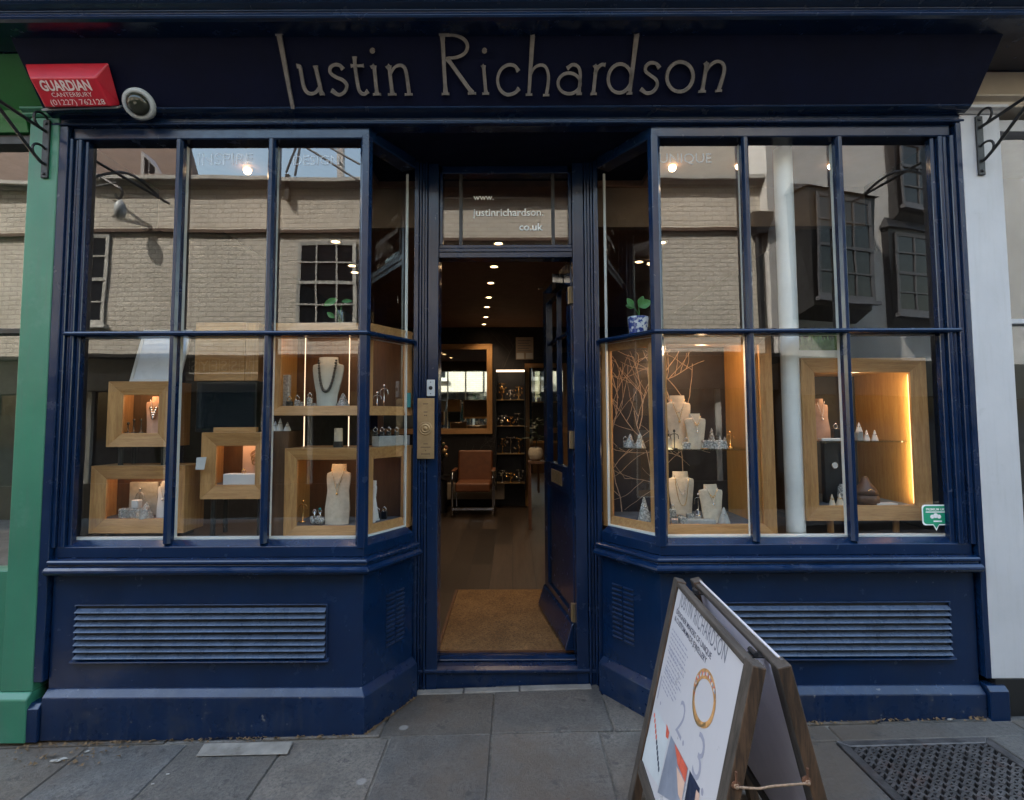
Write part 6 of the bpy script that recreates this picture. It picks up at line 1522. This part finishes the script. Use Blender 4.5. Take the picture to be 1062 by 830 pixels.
ring_on(730.5, 725.5, 11.0, 27, 'print_gold', lambda t: .016 + .012 * max(0, math.sin(t * 2 * math.pi + math.pi)), 'ring_picture')
q = MB(); q.ribbon([PP(*p, .0014) for p in ell(727.5, 730, 8.6, 23, 60, 250, 22)], .007, fn2, .0004); q.build('ring_picture', 'brass', pst)
for mt2, off in (('print_red', 0), ('print_pale', 1), ('print_grey', 2)):
    q = MB()
    for k in range(off, 27, 3):
        t = R(195 + 150 * k / 26); c = PP(730.5 + 11.0 * math.cos(t) * random.uniform(.93, 1.07), 725.5 + 27 * math.sin(t) * random.uniform(.95, 1.05), .0016)
        q.add([c + (fu * math.cos(R(a)) + fv_ * math.sin(R(a))) * .0052 for a in range(0, 360, 45)], [list(range(8))])
    q.build('ring_stones', mt2, pst)
for body, x_, y_, h_ in (('1.', 681.5, 724, .085), ('2.', 700.5, 757, .105), ('3.', 717, 801, .125)):
    a = PP(x_, y_, .0006); q = MB(); q.text(body, a, fu, fv_, h=h_, depth=0, bold=-.008); q.build('numeral', 'ink_pale', pst)
def poly_on(pts, mat, k, name='picture'):
    P = [PP(*p, k) for p in pts]; q = MB(); q.add(P, [list(range(len(P)))]); return q.build(name, mat, pst)
poly_on([(680.5, 734), (694.5, 761), (683, 816), (664.5, 786)], 'print_pale', .0005)
q = MB()
for k in range(11):
    c = PP(679 + k * .45, 742 + k * 5.6, .001)
    q.cur = 0 if k < 5 else 1
    q.add([c + (fu * math.cos(R(a)) + fv_ * math.sin(R(a))) * .0085 for a in range(0, 360, 36)], [list(range(10))])
q.build('beads', ['print_red', 'print_dark'], pst)
poly_on([(691.5, 751), (694.5, 760), (693, 767), (690.7, 764)], 'print_red', .001)
poly_on([(696, 763), (714, 797), (707, 838), (682, 822)], 'print_grey', .0005)
poly_on([(700, 771), (713.5, 797), (711, 812), (703, 793)], 'print_red', .0011); poly_on([(702, 795), (710.5, 812), (707, 832), (703.5, 824)], 'print_skin', .0011)
poly_on([(715.5, 799), (726, 818), (722, 850), (708, 842)], 'print_dark', .0005); poly_on([(722.5, 819), (726, 824), (724, 842), (720.5, 832)], 'print_skin', .0011)

# ------------------------------------------------------------------ cast iron grate over the cellar light
GX0, GX1, GY0, GY1 = 1.418, 2.082, -.84, -.185
gt = thing('cellar_grate', 'rusty cast iron lattice cellar grate set in the paving by the shopfront', 'grate', ((GX0 + GX1) / 2, (GY0 + GY1) / 2, 0))
q = MB(); frame_member(q, (GX0, GY0, .002), (1, 0, 0), (0, 1, 0), (0, 0, 1), GX1 - GX0, GY1 - GY0, .038, .03, .001, 0, 0); q.build('rim', 'grate', gt, bevel=.003)
q = MB(); q.box(GX0, GX1, GY0, GY1, -.16, -.12); q.build('pit_bottom', 'pit', gt)
q = MB()
nx, ny = 19, 18
cw, chh = (GX1 - GX0 - .08) / nx, (GY1 - GY0 - .08) / ny
def flatbar(a, b, w, z0, z1):
    a, b = Vector((*a, 0)), Vector((*b, 0)); d = (b - a).normalized(); p = Vector((-d.y, d.x, 0)) * w / 2
    q.hexa([a + p + Vector((0, 0, z1)), a - p + Vector((0, 0, z1)), b - p + Vector((0, 0, z1)), b + p + Vector((0, 0, z1)), a + p + Vector((0, 0, z0)), a - p + Vector((0, 0, z0)), b - p + Vector((0, 0, z0)), b + p + Vector((0, 0, z0))])
for i in range(1, nx): flatbar((GX0 + .04 + cw * i, GY0 + .037), (GX0 + .04 + cw * i, GY1 - .037), .009, -.02, -.003)
for i in range(nx):
    for j in range(ny):
        x, y = GX0 + .04 + cw * i, GY0 + .04 + chh * j
        flatbar((x, y + chh * .1), (x + cw, y + chh * .85), .0095, -.02, -.0015)
        if (i + j) % 2 == 0: flatbar((x, y + chh * .98), (x + cw * .98, y + chh * .98), .010, -.02, -.002)
q.build('lattice', 'grate', gt)
# litter, pebbles, moss in the corners
lw = U(120, 776, 0)
for k, (px, py, s_, mt2, lab) in enumerate(((58, 783, .030, 'litter', 'torn scrap of pale paper by the green plinth'), (66, 781, .02, 'litter', 'small white paper flake by the green plinth'), (90, 774, .016, 'litter', 'thin white straw end below the louvre grille'), (158, 810, .010, 'litter', 'white fleck of litter on the big paving slab'), (174, 800, .010, 'litter', 'second white fleck nearer the wall on the paving'), (405, 741, .018, 'litter', 'small pale stone wedged against the splayed plinth'), (986, 762, .016, 'litter', 'white cigarette end beside the cellar grate'))):
    d = ray(px, py); p = CAM + d * (-CAM.z / d.z)
    q = MB(); nn = 7; rr_ = [random.uniform(.5, 1) * s_ for _ in range(nn)]
    q.prism([(p.x + rr_[i] * math.cos(6.283 * i / nn), p.y + .45 * rr_[i] * math.sin(6.283 * i / nn), .0032) for i in range(nn)], (0, 0, .003 if k != 5 else .014))
    tag(q.build('litter_scrap', mt2), lab, 'litter')
q = MB()
for k in range(620):
    seg = random.random()
    if seg < .35: x, y = random.uniform(-2.2, CL - .02), -.037 - abs(random.gauss(0, .012))
    elif seg < .6: x, y = random.uniform(CR + .02, 2.2), -.037 - abs(random.gauss(0, .012))
    elif seg < .8: t = random.random(); x, y = CL + .03 + (EL[0] - CL) * t, -.03 + EL[1] * t - .01
    else: x, y = random.uniform(-2.3, -1.75), random.uniform(-.22, -.04)
    s_ = random.uniform(.002, .012); a = random.uniform(0, 6.28)
    q.add([(x + s_ * math.cos(a), y + s_ * math.sin(a), .0045), (x + s_ * math.cos(a + 2), y + s_ * math.sin(a + 2), .0045), (x + s_ * math.cos(a + 4), y + s_ * math.sin(a + 4), .006 + s_ * .5)], [(0, 1, 2)])
tag(q.build('leaf_litter', 'dry_leaf'), 'crumbs of dry leaf litter along the foot of the plinth', 'leaf litter', kind='stuff')
d = ray(252, 774); 
q = MB(); a, b, c, e = [CAM + ray(*p) * (-CAM.z / ray(*p).z) for p in ((203, 782), (298, 782), (304, 769), (212, 769))]
q.prism([Vector((p.x, p.y, .0028)) for p in (a, b, c, e)], (0, 0, .004)); dcv = q.build('drain_cover', 'stone_pale', bevel=.002)
tag(dcv, 'pale worn stone drain cover strip at the foot of the left plinth', 'drain cover')

for px_, x0_, x1_ in ((0, -.52, -.27), (1, -.262, .03), (2, .038, .42)):
    q = MB(); q.box(x0_, x1_, .322, .372, -.05, .004 + .003 * px_); tag(q.build('step_stone', 'stone_pale', bevel=.004), ('short', 'middle', 'long')[px_] + ' pale edging stone under the navy door step', 'edging stone', 'edging stones under the step')
tilt = Matrix.Translation((-.75, 0, 0)) @ Matrix.Rotation(-math.atan(SLOPE), 4, 'Y') @ Matrix.Translation((.75, 0, 0))
for o in list(COL.objects):
    if o.parent is None and o.name.split('.')[0] in ('pavement', 'pavement_bed', 'kerb', 'ground', 'far_pavement', 'cellar_grate', 'litter_scrap', 'leaf_litter', 'drain_cover', 'step_stone'):
        o.matrix_world = tilt @ Matrix.Translation(o.location)

# ------------------------------------------------------------------ light
w = bpy.data.worlds.new('World'); scene.world = w; w.use_nodes = True
nt = w.node_tree; bg = nt.nodes['Background']
sky = nt.nodes.new('ShaderNodeTexSky'); sky.sky_type = 'NISHITA'; sky.sun_disc = False
SE, SA = R(50), R(-50)                     # sun behind the shop, well round towards the green neighbour
sky.sun_elevation = SE; sky.sun_rotation = SA; sky.air_density = 2.0; sky.dust_density = 3.0; sky.ozone_density = 1.5
nt.links.new(sky.outputs[0], bg.inputs[0]); bg.inputs[1].default_value = 0.15
sl = bpy.data.lights.new('sun', 'SUN'); sl.energy = 2.4; sl.angle = R(.5); sl.color = (1.0, .93, .82)
so = bpy.data.objects.new('sun', sl); COL.objects.link(so)
sd = Vector((math.sin(SA) * math.cos(SE), math.cos(SA) * math.cos(SE), math.sin(SE)))
so.rotation_euler = sd.to_track_quat('Z', 'Y').to_euler()
vs_ = scene.view_settings
vs_.view_transform = 'Standard'; vs_.look = 'None'; vs_.exposure = 2.75; vs_.gamma = 1.0
scene.cycles.use_denoising = True
scene.cycles.max_bounces = 8; scene.cycles.transparent_max_bounces = 12; scene.cycles.glossy_bounces = 4
scene.cycles.sample_clamp_indirect = 6; scene.cycles.caustics_reflective = False; scene.cycles.caustics_refractive = False
